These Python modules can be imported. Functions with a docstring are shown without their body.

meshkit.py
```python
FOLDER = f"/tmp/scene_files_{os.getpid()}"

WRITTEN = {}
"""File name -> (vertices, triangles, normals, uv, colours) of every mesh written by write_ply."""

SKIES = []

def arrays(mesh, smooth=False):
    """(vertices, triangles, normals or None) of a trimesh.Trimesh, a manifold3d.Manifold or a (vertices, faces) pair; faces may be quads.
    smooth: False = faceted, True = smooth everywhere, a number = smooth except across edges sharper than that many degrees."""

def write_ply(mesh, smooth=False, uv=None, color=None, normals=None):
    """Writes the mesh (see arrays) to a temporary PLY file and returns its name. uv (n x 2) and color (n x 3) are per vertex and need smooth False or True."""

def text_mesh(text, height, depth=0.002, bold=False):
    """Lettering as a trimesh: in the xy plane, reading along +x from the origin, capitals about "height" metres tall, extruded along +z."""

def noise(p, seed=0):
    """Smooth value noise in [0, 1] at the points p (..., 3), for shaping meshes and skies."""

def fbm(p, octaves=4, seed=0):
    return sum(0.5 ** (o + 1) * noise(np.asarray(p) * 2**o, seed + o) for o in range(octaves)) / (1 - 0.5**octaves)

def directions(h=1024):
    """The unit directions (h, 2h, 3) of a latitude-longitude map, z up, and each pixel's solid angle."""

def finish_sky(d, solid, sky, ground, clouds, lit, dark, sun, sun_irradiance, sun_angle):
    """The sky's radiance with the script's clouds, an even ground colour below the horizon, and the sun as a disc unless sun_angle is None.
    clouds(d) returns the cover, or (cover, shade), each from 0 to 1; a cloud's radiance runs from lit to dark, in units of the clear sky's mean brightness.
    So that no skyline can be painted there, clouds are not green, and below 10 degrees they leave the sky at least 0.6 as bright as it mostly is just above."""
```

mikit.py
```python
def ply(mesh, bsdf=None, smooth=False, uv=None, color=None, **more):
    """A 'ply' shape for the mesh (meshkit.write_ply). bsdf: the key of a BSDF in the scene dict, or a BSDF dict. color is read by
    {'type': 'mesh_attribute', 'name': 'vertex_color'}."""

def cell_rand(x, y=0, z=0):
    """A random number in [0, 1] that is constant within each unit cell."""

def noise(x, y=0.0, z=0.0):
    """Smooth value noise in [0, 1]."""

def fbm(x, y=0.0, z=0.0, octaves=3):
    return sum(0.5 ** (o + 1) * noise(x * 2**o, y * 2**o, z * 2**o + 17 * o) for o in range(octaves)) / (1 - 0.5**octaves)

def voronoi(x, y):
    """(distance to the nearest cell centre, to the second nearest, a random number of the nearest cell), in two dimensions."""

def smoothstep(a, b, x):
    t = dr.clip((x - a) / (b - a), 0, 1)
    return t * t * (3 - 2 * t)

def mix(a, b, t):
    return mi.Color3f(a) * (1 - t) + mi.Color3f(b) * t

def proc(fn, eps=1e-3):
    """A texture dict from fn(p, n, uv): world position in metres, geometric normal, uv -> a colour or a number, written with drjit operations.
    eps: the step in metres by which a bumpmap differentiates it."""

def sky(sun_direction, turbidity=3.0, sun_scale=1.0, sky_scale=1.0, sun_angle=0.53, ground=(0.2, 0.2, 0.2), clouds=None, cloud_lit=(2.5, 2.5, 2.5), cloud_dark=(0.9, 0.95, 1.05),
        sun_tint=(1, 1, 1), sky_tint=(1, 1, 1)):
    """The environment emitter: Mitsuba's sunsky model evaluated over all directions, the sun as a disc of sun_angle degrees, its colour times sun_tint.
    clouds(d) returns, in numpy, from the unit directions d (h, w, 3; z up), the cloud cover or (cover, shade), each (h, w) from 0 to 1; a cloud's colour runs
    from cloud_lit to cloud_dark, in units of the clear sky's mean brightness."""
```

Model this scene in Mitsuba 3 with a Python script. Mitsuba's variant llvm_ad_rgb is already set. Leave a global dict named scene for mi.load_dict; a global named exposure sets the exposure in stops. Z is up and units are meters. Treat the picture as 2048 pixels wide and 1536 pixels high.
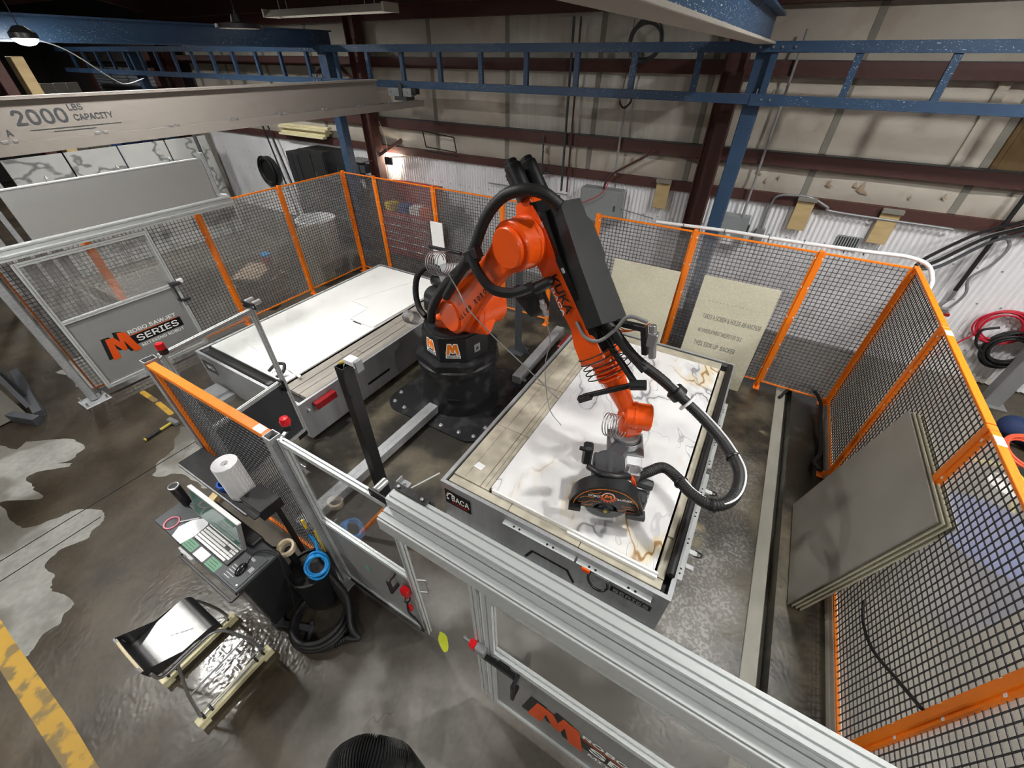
import math, random
import numpy as np, trimesh, mitsuba as mi, drjit as dr
import mikit, meshkit
from mikit import proc, noise, fbm, voronoi, smoothstep, mix, cell_rand
from shapely.geometry import Polygon, LineString, Point, box as sbox
from shapely.ops import unary_union
from shapely import affinity

# ------------------------------------------------------------------ camera, light, exposure
scene, labels = {}, {}
FWD = np.array([-0.3927, 0.6710, -0.6289]); UPV = np.array([-0.3231, 0.5396, 0.7775])
EYE = np.array([0.0, 0.0, 4.1])
scene['camera'] = {'type': 'perspective', 'fov': 103.29, 'fov_axis': 'x', 'near_clip': 0.05, 'far_clip': 200.0,
                   'to_world': mi.ScalarTransform4f().look_at(origin=EYE.tolist(), target=(EYE + FWD).tolist(), up=UPV.tolist())}
exposure = 1.75
LAMP_L = (150.0, 147.0, 140.0)
# x, y, z, strength
LAMPS = [(2.2, 4.2, 5.95, 1.15), (-6.45, -0.55, 5.3, 1.1), (-4.9, 2.3, 5.4, 0.85), (-4.2, -3.2, 5.2, 0.45), (1.0, -2.6, 5.2, 0.5), (-10.8, 4.4, 5.3, 1.15), (5.0, 0.2, 5.6, 1.0), (4.6, 3.4, 5.4, 1.0), (-18.5, 3.6, 5.5, 1.2)]  # first two and the seventh inferred from shadows and glints; the rest added to brighten
rng = random.Random(7); nrng = np.random.default_rng(7)
A3 = np.array

# ------------------------------------------------------------------ registry
_cnt = {}
def nm(name):
    k = _cnt.get(name, 0); _cnt[name] = k + 1
    return name if k == 0 else '%s_%03d' % (name, k)
def thing(name, label, cat, group=None):
    k = nm(name); labels[k] = {'label': label, 'category': cat}
    if group: labels[k]['group'] = group
    return k
def struct(name, mesh=None, mat=None, smooth=False):
    k = nm(name); labels[k] = {'kind': 'structure'}
    if mesh is not None: scene[k] = mikit.ply(mesh, mat, smooth)
    return k
def part(parent, name, mesh, mat, smooth=False, label=None, stuff=False):
    k = nm(parent + '__' + name)
    scene[k] = mikit.ply(mesh, mat, smooth)
    if label or stuff:
        labels[k] = {}
        if label: labels[k]['label'] = label
        if stuff: labels[k]['kind'] = 'stuff'
    return k
def solo(name, mesh, mat, label, cat, group=None, smooth=False):
    k = thing(name, label, cat, group); scene[k] = mikit.ply(mesh, mat, smooth); return k

# ------------------------------------------------------------------ mesh helpers
def unit(v):
    v = np.asarray(v, float); return v / np.linalg.norm(v)
def cat(*ms):
    ms = [m for m in (ms[0] if len(ms) == 1 and isinstance(ms[0], (list, tuple)) else ms)]
    vs, fs, n = [], [], 0
    for m in ms:
        vs.append(np.asarray(m.vertices)); fs.append(np.asarray(m.faces) + n); n += len(m.vertices)
    return trimesh.Trimesh(np.vstack(vs), np.vstack(fs), process=False)
def _template():
    pts = []
    for s in np.ndindex(2, 2, 2):
        sg = np.array(s) * 2.0 - 1
        for a in range(3):
            pts.append((sg, a))
    P = np.array([[(1.0 if i == a else 0.7) * sg[i] for i in range(3)] for sg, a in pts])
    h = trimesh.convex.convex_hull(P)
    idx = [int(np.argmin(((P - v) ** 2).sum(1))) for v in h.vertices]
    F = np.array(idx)[h.faces]
    return np.array([sg for sg, a in pts]), np.array([a for sg, a in pts]), F
_SG, _AX, _F = _template()
CUBE_V = np.array([[x, y, z] for x in (-1, 1) for y in (-1, 1) for z in (-1, 1)], float)
CUBE_F = np.array([[0, 1, 3], [0, 3, 2], [4, 6, 7], [4, 7, 5], [0, 4, 5], [0, 5, 1], [2, 3, 7], [2, 7, 6], [0, 2, 6], [0, 6, 4], [1, 5, 7], [1, 7, 3]])
def obox(c, size, ax=None, b=0.004):
    h = np.asarray(size, float) / 2
    if b <= 0:
        V, F = CUBE_V * h, CUBE_F
    else:
        b = min(b, 0.42 * h.min() * 2 / 2)
        V = _SG * (h - b); V[np.arange(24), _AX] += (_SG[np.arange(24), _AX] * b); F = _F
    if ax is not None: V = V @ np.asarray(ax, float)
    return trimesh.Trimesh(V + np.asarray(c, float), F, process=False)
def bx(x0, x1, y0, y1, z0, z1, b=0.004):
    return obox(((x0 + x1) / 2, (y0 + y1) / 2, (z0 + z1) / 2), (abs(x1 - x0), abs(y1 - y0), abs(z1 - z0)), None, b)
def axes(d, up=(0, 0, 1)):
    d = unit(d); up = np.asarray(up, float)
    if abs(d @ unit(up)) > 0.98: up = np.array([0, 1.0, 0]) if abs(d[1]) < 0.9 else np.array([1.0, 0, 0])
    s = unit(np.cross(up, d)); u = np.cross(d, s)
    return np.array([d, s, u])
def bar(p0, p1, w, h, up=(0, 0, 1), b=0.003):
    p0, p1 = np.asarray(p0, float), np.asarray(p1, float)
    return obox((p0 + p1) / 2, (np.linalg.norm(p1 - p0), w, h), axes(p1 - p0, up), b)
def tube(pts, r, n=8, cap=True):
    p = np.asarray(pts, float); m = len(p)
    t = np.gradient(p, axis=0); t /= np.linalg.norm(t, axis=1, keepdims=True) + 1e-12
    a = np.zeros_like(p); ref = np.array([0, 0, 1.0]) if abs(t[0, 2]) < 0.9 else np.array([1.0, 0, 0])
    a[0] = unit(np.cross(t[0], ref))
    for i in range(1, m):
        v = a[i - 1] - t[i] * (a[i - 1] @ t[i]); a[i] = unit(v)
    b = np.cross(t, a); ang = np.arange(n) * 2 * np.pi / n
    rr = np.broadcast_to(np.asarray(r, float), (m,))
    V = (p[:, None] + rr[:, None, None] * (np.cos(ang)[None, :, None] * a[:, None] + np.sin(ang)[None, :, None] * b[:, None])).reshape(-1, 3)
    i, j = np.meshgrid(np.arange(m - 1), np.arange(n), indexing='ij')
    A, B, C, D = i * n + j, i * n + (j + 1) % n, (i + 1) * n + (j + 1) % n, (i + 1) * n + j
    F = np.vstack([np.stack([A, B, C], -1).reshape(-1, 3), np.stack([A, C, D], -1).reshape(-1, 3)])
    if cap:
        V = np.vstack([V, p[:1], p[-1:]]); k = m * n
        j = np.arange(n)
        F = np.vstack([F, np.stack([np.full(n, k), (j + 1) % n, j], 1), np.stack([np.full(n, k + 1), (m - 1) * n + j, (m - 1) * n + (j + 1) % n], 1)])
    return trimesh.Trimesh(V, F, process=False)
def curve(pts, n=60):
    p = np.asarray(pts, float); m = len(p)
    q = np.vstack([2 * p[0] - p[1], p, 2 * p[-1] - p[-2]]); out = []
    for s in np.linspace(0, m - 1 - 1e-9, n):
        i = int(s); t = s - i; a, b, c, d = q[i:i + 4]
        out.append(0.5 * (2 * b + (c - a) * t + (2 * a - 5 * b + 4 * c - d) * t * t + (3 * b - a - 3 * c + d) * t ** 3))
    return np.array(out)
def lathe(prof, n=32, o=(0, 0, 0), d=(0, 0, 1), cap=True):
    ax = axes(d); D, S, U = ax; pr = np.asarray(prof, float); m = len(pr); ang = np.arange(n) * 2 * np.pi / n
    ring = np.cos(ang)[:, None] * S + np.sin(ang)[:, None] * U
    V = (np.asarray(o, float) + pr[:, None, 1:2] * D + pr[:, None, 0:1] * ring[None]).reshape(-1, 3)
    i, j = np.meshgrid(np.arange(m - 1), np.arange(n), indexing='ij')
    A, B, C, E = i * n + j, i * n + (j + 1) % n, (i + 1) * n + (j + 1) % n, (i + 1) * n + j
    F = np.vstack([np.stack([A, B, C], -1).reshape(-1, 3), np.stack([A, C, E], -1).reshape(-1, 3)])
    if cap:
        V = np.vstack([V, np.asarray(o, float) + pr[0, 1] * D, np.asarray(o, float) + pr[-1, 1] * D]); k = m * n; j = np.arange(n)
        F = np.vstack([F, np.stack([np.full(n, k), (j + 1) % n, j], 1), np.stack([np.full(n, k + 1), (m - 1) * n + j, (m - 1) * n + (j + 1) % n], 1)])
    return trimesh.Trimesh(V, F, process=False)
def cyl(p0, p1, r, n=24, r2=None, c=0.15):
    p0, p1 = np.asarray(p0, float), np.asarray(p1, float); L = np.linalg.norm(p1 - p0); r2 = r if r2 is None else r2
    e = min(c * r, 0.2 * L, 0.012)
    return lathe([(r - e, 0), (r, e), (r2, L - e), (r2 - e, L)] if e > 1e-4 else [(r, 0), (r2, L)], n, p0, p1 - p0)
def prism(poly, h, o=(0, 0, 0), ex=(1, 0, 0), ey=(0, 1, 0)):
    """extrudes a shapely polygon (or point list) by h along ex x ey"""
    if not hasattr(poly, 'geom_type'): poly = Polygon(poly)
    gs = [g for g in getattr(poly, 'geoms', [poly]) if g.area > 1e-9]
    m = cat([trimesh.creation.extrude_polygon(g, h, engine='earcut') for g in gs])
    ex, ey = unit(ex), unit(ey); ez = np.cross(ex, ey)
    return trimesh.Trimesh(m.vertices @ np.array([ex, ey, ez]) + np.asarray(o, float), m.faces, process=False)
def text(t, h, o, ex, ey, depth=0.0015, bold=True, width=None, center=False):
    m = meshkit.text_mesh(t, h, depth, bold); V = np.array(m.vertices)
    w = V[:, 0].max()
    if width: V[:, 0] *= width / w; w = width
    if center: V[:, 0] -= w / 2
    ex, ey = unit(ex), unit(ey); ez = np.cross(ex, ey)
    return trimesh.Trimesh(V @ np.array([ex, ey, ez]) + np.asarray(o, float), m.faces, process=False)
def move(m, o): return trimesh.Trimesh(np.asarray(m.vertices) + np.asarray(o, float), m.faces, process=False)
def helix(o, d, r, pitch, turns, tr, n=18, r2=None, sides=5):
    D, S, U = axes(d); k = int(turns * n) + 1; t = np.arange(k) / n; rr = r if r2 is None else r + (r2 - r) * t / turns
    P = np.asarray(o, float) + (pitch * t)[:, None] * D + (rr * np.cos(2 * np.pi * t))[:, None] * S + (rr * np.sin(2 * np.pi * t))[:, None] * U
    return tube(P, tr, sides)
def coil(o, d, r, tr, loops, jit=0.03, n=36, sides=7, seed=1):
    rs = np.random.default_rng(seed); out = []; D, S, U = axes(d)
    for k in range(loops):
        a = np.linspace(0, 2 * np.pi, n + 1); r0 = r * (1 + jit * rs.standard_normal()); e = 1 + 0.5 * jit * rs.standard_normal()
        off = rs.standard_normal(3) * jit * r * 0.5; off -= D * (off @ D)
        P = np.asarray(o, float) + off + D * (k % max(1, (loops + 1) // 2)) * tr * 1.3 + (r0 * e * np.cos(a))[:, None] * S + (r0 / e * np.sin(a))[:, None] * U
        out.append(tube(P, tr, sides, cap=False))
    return cat(out)
def tslot(w, h, s=0.010, dep=0.010, nx=1, ny=1):
    p = sbox(-w / 2, -h / 2, w / 2, h / 2)
    for i in range(nx):
        x = -w / 2 + w * (i + 0.5) / nx
        for y in (-h / 2, h / 2): p = p.difference(sbox(x - s / 2, y - dep, x + s / 2, y + dep))
    for i in range(ny):
        y = -h / 2 + h * (i + 0.5) / ny
        for x in (-w / 2, w / 2): p = p.difference(sbox(x - dep, y - s / 2, x + dep, y + s / 2))
    return p
def profile(p0, p1, w, h, up=(0, 0, 1), nx=1, ny=1, s=0.010):
    """aluminium extrusion with T slots from p0 to p1; w sideways, h along up"""
    d, sd, u = axes(np.asarray(p1, float) - np.asarray(p0, float), up)
    L = np.linalg.norm(np.asarray(p1, float) - np.asarray(p0, float))
    return prism(tslot(w, h, s, 0.010 if s > 0.004 else 0.003, nx, ny), L, p0, sd, u)
def ibeam(p0, p1, w, h, tf=0.018, tw=0.012, up=(0, 0, 1)):
    d, sd, u = axes(np.asarray(p1, float) - np.asarray(p0, float), up); L = np.linalg.norm(np.asarray(p1, float) - np.asarray(p0, float))
    P = unary_union([sbox(-w / 2, -h / 2, w / 2, -h / 2 + tf), sbox(-w / 2, h / 2 - tf, w / 2, h / 2), sbox(-tw / 2, -h / 2, tw / 2, h / 2)])
    return prism(P, L, p0, sd, u)
def hollow(p0, p1, w, h, t=0.006, up=(0, 0, 1)):
    d, sd, u = axes(np.asarray(p1, float) - np.asarray(p0, float), up); L = np.linalg.norm(np.asarray(p1, float) - np.asarray(p0, float))
    return prism(sbox(-w / 2, -h / 2, w / 2, h / 2).difference(sbox(-w / 2 + t, -h / 2 + t, w / 2 - t, h / 2 - t)), L, p0, sd, u)
def sheet(pts):
    return trimesh.Trimesh(np.asarray(pts, float), [[0, 1, 2], [0, 2, 3]], process=False)
def hull_spheres(items):
    pts = []
    for c, r in items:
        s = trimesh.creation.icosphere(2, r); pts.append(np.asarray(s.vertices) + np.asarray(c, float))
    return trimesh.convex.convex_hull(np.vstack(pts))
def loft(secs):
    """secs: list of (n x 3) rings with equal n, capped"""
    S = np.array(secs); m, n = S.shape[:2]; V = S.reshape(-1, 3)
    i, j = np.meshgrid(np.arange(m - 1), np.arange(n), indexing='ij')
    A, B, C, D = i * n + j, i * n + (j + 1) % n, (i + 1) * n + (j + 1) % n, (i + 1) * n + j
    F = np.vstack([np.stack([A, B, C], -1).reshape(-1, 3), np.stack([A, C, D], -1).reshape(-1, 3)])
    V = np.vstack([V, S[0].mean(0), S[-1].mean(0)]); k = m * n; j = np.arange(n)
    F = np.vstack([F, np.stack([np.full(n, k), (j + 1) % n, j], 1), np.stack([np.full(n, k + 1), (m - 1) * n + j, (m - 1) * n + (j + 1) % n], 1)])
    return trimesh.Trimesh(V, F, process=False)
def rrect(w, h, r, n=5):
    r = min(r, w / 2 - 1e-4, h / 2 - 1e-4); P = []
    for cx, cy, a0 in ((w / 2 - r, h / 2 - r, 0), (-w / 2 + r, h / 2 - r, 90), (-w / 2 + r, -h / 2 + r, 180), (w / 2 - r, -h / 2 + r, 270)):
        for k in range(n):
            a = math.radians(a0 + 90 * k / (n - 1)); P.append((cx + r * math.cos(a), cy + r * math.sin(a)))
    return np.array(P)

# ------------------------------------------------------------------ materials
def rgb(r, g, b):
    f = lambda c: (c / 255 / 12.92) if c / 255 <= 0.04045 else ((c / 255 + 0.055) / 1.055) ** 2.4
    return [f(r), f(g), f(b)]
def col(c): return {'type': 'rgb', 'value': list(c)} if not isinstance(c, dict) else c
def mat(name, c, rough=0.5, metal=0.0, **kw):
    d = {'type': 'principled', 'base_color': col(c), 'roughness': rough, 'metallic': metal}
    d.update(kw); scene[name] = {'type': 'twosided', 'bsdf': d}
    return name
mat('m_robot_orange', rgb(232, 84, 14), 0.28, clearcoat=0.6, clearcoat_gloss=0.9)
mat('m_fence_orange', rgb(244, 128, 26), 0.42)
mat('m_black', rgb(30, 31, 33), 0.4)
mat('m_black_gloss', rgb(22, 23, 25), 0.22)
mat('m_rubber', rgb(26, 27, 28), 0.55)
mat('m_box_black', rgb(31, 33, 35), 0.55)
mat('m_dark_grey', rgb(62, 65, 69), 0.5)
mat('m_mid_grey', rgb(128, 129, 130), 0.5)
mat('m_panel_grey', rgb(136, 137, 136), 0.42)
mat('m_alu', rgb(192, 196, 196), 0.36, 0.15)
mat('m_chrome', rgb(224, 226, 228), 0.22, 0.7)
mat('m_steel', rgb(182, 184, 187), 0.36, 0.8)
mat('m_wire', rgb(52, 54, 57), 0.4, 0.1)
mat('m_wire_light', rgb(74, 76, 79), 0.4, 0.1)
mat('m_white', rgb(236, 237, 236), 0.5)
mat('m_white_plastic', rgb(225, 228, 230), 0.35)
mat('m_red', rgb(214, 22, 34), 0.3)
mat('m_redpaint', rgb(150, 26, 34), 0.35)
mat('m_redwire', rgb(196, 40, 60), 0.4)
mat('m_orangewire', rgb(236, 100, 70), 0.4)
mat('m_blue_bright', rgb(30, 150, 226), 0.35)
mat('m_blue_tape', rgb(36, 84, 178), 0.4)
mat('m_blue_tub', rgb(42, 72, 140), 0.4)
mat('m_navy', rgb(36, 52, 92), 0.75)
mat('m_pink', rgb(226, 132, 150), 0.4)
mat('m_tan', rgb(206, 190, 160), 0.6)
mat('m_green_note', rgb(104, 150, 122), 0.7)
mat('m_paper', rgb(232, 234, 236), 0.75)
mat('m_yellow', rgb(226, 196, 40), 0.45)
mat('m_yellow_dull', rgb(190, 170, 60), 0.55)
mat('m_brown_steel', rgb(76, 46, 42), 0.55)
mat('m_dark_brown', rgb(70, 46, 42), 0.7)
mat('m_ceiling', rgb(112, 84, 74), 0.8)
mat('m_tape_grey', rgb(126, 124, 116), 0.7)
mat('m_conduit', rgb(150, 152, 154), 0.4, 0.3)
mat('m_ebox', rgb(140, 146, 148), 0.45)
mat('m_screen', rgb(66, 104, 96), 0.08)
mat('m_blade', rgb(112, 114, 117), 0.4, 0.1)
mat('m_darkwall', rgb(56, 54, 54), 0.85)
mat('m_door_grey', rgb(120, 124, 130), 0.6)
mat('m_gasket', rgb(14, 14, 15), 0.6)
scene['m_glow'] = {'type': 'diffuse', 'reflectance': {'type': 'rgb', 'value': [0.9, 0.9, 0.9]}}
def hazy(name, w, c, tint=(1, 1, 1), trans=1.0):
    """clear plastic under a film of dust and dried splashes: part of the light is scattered"""
    scene[name] = {'type': 'blendbsdf', 'weight': w,
                   'a': {'type': 'thindielectric', 'int_ior': 1.49, 'specular_transmittance': {'type': 'rgb', 'value': list(tint)}},
                   'b': {'type': 'principledthin', 'base_color': {'type': 'rgb', 'value': list(c)}, 'roughness': 0.5, 'diff_trans': trans, 'spec_trans': 0.0}}
hazy('m_plexi_fence', proc(lambda p, n, uv: 0.28 + 0.20 * smoothstep(0.35, 0.8, fbm(p.x * 1.3 + p.z * .7, p.y * 1.3, p.z * 0.9, 4))), (0.80, 0.80, 0.79))
hazy('m_plexi_right', proc(lambda p, n, uv: 0.42 + 0.22 * smoothstep(0.3, 0.8, fbm(p.y * 1.2, p.z * 1.1, 3, 4))), (0.84, 0.80, 0.72))
hazy('m_plexi_gate', 0.20, (0.75, 0.75, 0.75))
hazy('m_plexi_door', 0.05, (0.6, 0.6, 0.6), (0.93, 0.94, 0.94))
mat('m_bridge', rgb(138, 132, 126), 0.4, 0.1)
mat('m_hood', rgb(150, 146, 138), 0.6)
scene['m_clear'] = {'type': 'thindielectric', 'int_ior': 1.45}

def floor_fn(p, n, uv):
    x, y = p.x, p.y
    f1 = fbm(x * 0.55 + 3, y * 0.55, 0, 5); f2 = fbm(x * 3.1, y * 3.1 + 9, 0, 4); f3 = noise(x * 38, y * 38)
    base = mix((0.022, 0.0165, 0.0103), (0.068, 0.055, 0.038), smoothstep(0.28, 0.72, f1))
    base = base * (0.55 + 0.85 * f2)
    # wet, dirty concrete around the robot
    cell = smoothstep(-4.9, -4.2, x) * smoothstep(2.0, 1.5, x) * smoothstep(1.3, 1.8, y) * smoothstep(6.9, 6.4, y)
    damp = mix((0.018, 0.0155, 0.011), (0.115, 0.098, 0.066), smoothstep(0.42, 0.78, fbm(x * 2.1, y * 2.1, 4, 5)))
    base = mix(base, damp * (0.6 + 0.8 * f2), cell * 0.95)
    # slurry: whitish dried stone dust with speckles; a lamp light pool painted in
    dust = smoothstep(0.5, 0.72, fbm(x * 1.4 + 8, y * 1.4 - 3, 0, 4))
    near = smoothstep(-2.3, -0.9, x) * smoothstep(-0.9, 0.3, y) * smoothstep(1.7, 1.0, y)
    right = smoothstep(0.25, 0.5, x) * smoothstep(1.15, 0.9, x) * smoothstep(0.4, 1.2, y) * smoothstep(5.6, 3.2, y)
    sp = smoothstep(0.45, 0.75, noise(x * 60, y * 60)) * 0.55 + 0.45
    light_pool = smoothstep(0.85, 0.1, dr.sqrt(dr.square(x + 0.85) + dr.square((y - 0.45) * 1.3)) + 0.5 * (f2 - 0.5))  # whitish spot where lamp light falls, put into the floor colour with the dust
    w = dr.maximum(dr.maximum(near * (0.15 + 0.75 * dust), light_pool * (0.25 + 0.6 * f2)), right * (0.35 + 0.8 * dust) * sp)
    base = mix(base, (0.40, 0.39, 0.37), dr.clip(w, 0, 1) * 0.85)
    # yellowish slurry
    ys = smoothstep(0.66, 0.76, fbm(x * 1.9 - 4, y * 1.9 + 2, 2, 4)) * smoothstep(0.2, 0.45, x) * smoothstep(1.1, 1.0, x) * smoothstep(2.5, 3.6, y)
    base = mix(base, (0.52, 0.45, 0.27), ys * 0.8)
    # crack lines
    a, b, c = voronoi(x * 0.42 + 0.35 * f2 + 5.3, y * 0.42 + 0.35 * f1)
    base = base * (1 - 0.4 * smoothstep(0.006, 0.001, b - a) * smoothstep(0.45, 0.6, f1))
    return base * (0.92 + 0.16 * f3)
def floor_rough(p, n, uv):
    x, y = p.x, p.y
    w = smoothstep(0.44, 0.66, fbm(x * 1.1 + 2, y * 1.1 + 4, 0, 4))
    pud = smoothstep(0.75, 0.15, dr.sqrt(dr.square(x + 2.55) + dr.square((y + 0.05) * 1.5)) + 0.35 * (fbm(x * 4, y * 4, 1, 3) - 0.5))
    cellw = smoothstep(0.2, 0.5, x) * smoothstep(2.0, 1.7, x)
    return dr.clip(0.52 - 0.16 * w - 0.36 * pud - 0.12 * cellw, 0.13, 0.7)
def floor_bump(p, n, uv):
    return 0.004 * fbm(p.x * 5, p.y * 5, 0, 3) + 0.0012 * noise(p.x * 45, p.y * 45)
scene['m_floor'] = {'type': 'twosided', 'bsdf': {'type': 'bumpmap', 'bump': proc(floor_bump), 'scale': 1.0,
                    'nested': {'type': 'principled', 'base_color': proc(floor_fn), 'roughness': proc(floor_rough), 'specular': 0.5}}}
def pale_fn(p, n, uv):
    f = fbm(p.x * 3.0, p.y * 3.0, 1, 5); g = noise(p.x * 30, p.y * 30)
    c = mix((0.15, 0.15, 0.135), (0.28, 0.28, 0.26), f) * (0.9 + 0.2 * g)
    return mix(c, (0.09, 0.08, 0.065), smoothstep(0.5, 0.62, fbm(p.x * 1.3 + 7, p.y * 1.3, 3, 4)) * 0.75)
mat('m_pale', proc(pale_fn), 0.75)
mat('m_curb', proc(lambda p, n, uv: mix((0.24, 0.235, 0.2), (0.36, 0.35, 0.30), fbm(p.x * 6, p.y * 2, p.z * 4, 4))), 0.55)
def yl_fn(p, n, uv):
    w = smoothstep(0.46, 0.62, fbm(p.x * 9, p.y * 9, 0, 4)); return mix((0.40, 0.235, 0.028), (0.12, 0.095, 0.05), w * 0.8)
mat('m_line_yellow', proc(yl_fn), 0.6)
mat('m_spray', rgb(170, 180, 30), 0.7)
def vein(p, sx, sy, k):
    wx = p.x + 0.35 * (fbm(p.x * 1.6 + k, p.y * 1.6, 0, 4) - 0.5) * 2; wy = p.y + 0.35 * (fbm(p.x * 1.6, p.y * 1.6 + k, 5, 4) - 0.5) * 2
    a, b, c = voronoi(wx * sx + k, wy * sy - k)
    return b - a
GOLD = ((0.06, 2.54, 0.16), (0.17, 2.25, 0.16), (0.05, 3.76, 0.13), (-0.38, 4.32, 0.14), (0.01, 5.30, 0.2), (-0.90, 2.25, 0.18), (-0.13, 2.44, 0.08))
def ridge(x, y, k, w):
    return smoothstep(w, 0.0, dr.abs(fbm(x, y, k, 5) - 0.5))
def marble_fn(p, n, uv):
    x, y = p.x, p.y
    wx, wy = x + 0.22 * (fbm(x * 2.2, y * 2.2, 3, 3) - 0.5), y + 0.22 * (fbm(x * 2.2, y * 2.2, 9, 3) - 0.5)
    c = mix((0.80, 0.81, 0.82), (0.66, 0.675, 0.69), smoothstep(0.5, 0.8, fbm(x * 1.3, y * 1.3, 2, 4)))
    m = smoothstep(0.40, 0.58, fbm(x * 1.0 + 4.2, y * 1.0, 0, 3)); a, b = wx * 1.05 + wy * 0.42, wy * 0.62 - wx * 0.30
    q = fbm(a * 1.15, b, 4.0, 5) - 0.5; v = smoothstep(0.012, 0.0, dr.abs(q)); soft = smoothstep(0.055, 0.0, dr.abs(q))
    v2 = smoothstep(0.007, 0.0, dr.abs(fbm(a * 2.3 + 5, b * 1.5, 7.0, 4) - 0.5)) * m
    c = mix(c, (0.22, 0.23, 0.25), dr.clip(0.8 * v * (0.35 + 0.65 * m) + 0.6 * v2 + 0.32 * soft * m, 0, 0.9))
    g = mi.Float(0)
    for gx, gy, gr in GOLD: g = dr.maximum(g, smoothstep(2.6 * gr, 0.0, dr.sqrt(dr.square(x - gx) + dr.square((y - gy) * 0.6))))
    h = dr.abs(fbm(wx * 2.6 + wy * 0.8 + 3, wy * 1.1 - wx * 0.5, 11.0, 4) - 0.5)
    t = smoothstep(0.10, 0.02, h) * g; t2 = smoothstep(0.022, 0.0, h) * g
    c = mix(c, (0.70, 0.60, 0.38), dr.clip(t, 0, 1) * 0.8)
    return mix(c, (0.30, 0.15, 0.035), dr.clip(t2 * 1.3, 0, 0.85))
mat('m_marble', proc(marble_fn), 0.16, specular=0.5)
mat('m_slab_white', proc(lambda p, n, uv: mix((0.80, 0.82, 0.80), (0.86, 0.875, 0.86), fbm(p.x * 2, p.y * 2, 0, 3))), 0.22)
mat('m_tile', proc(lambda p, n, uv: mix((0.34, 0.31, 0.235), (0.56, 0.53, 0.44), fbm(p.x * 2.2 + 3, p.y * 2.2, p.z, 5)) * (0.85 + 0.3 * noise(p.x * 14, p.y * 14))), 0.45)
mat('m_plank', proc(lambda p, n, uv: mix((0.20, 0.18, 0.155), (0.36, 0.335, 0.30), fbm(p.x * 30, p.y * 1.5, 0, 4))), 0.5)
def galv_fn(p, n, uv):
    f = fbm(p.x * 5, p.y * 5, p.z * 5, 4); g = noise(p.x * 40 , p.y * 40, p.z * 40)
    return mix((0.30, 0.315, 0.33), (0.47, 0.485, 0.50), f) * (0.9 + 0.2 * g)
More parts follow.
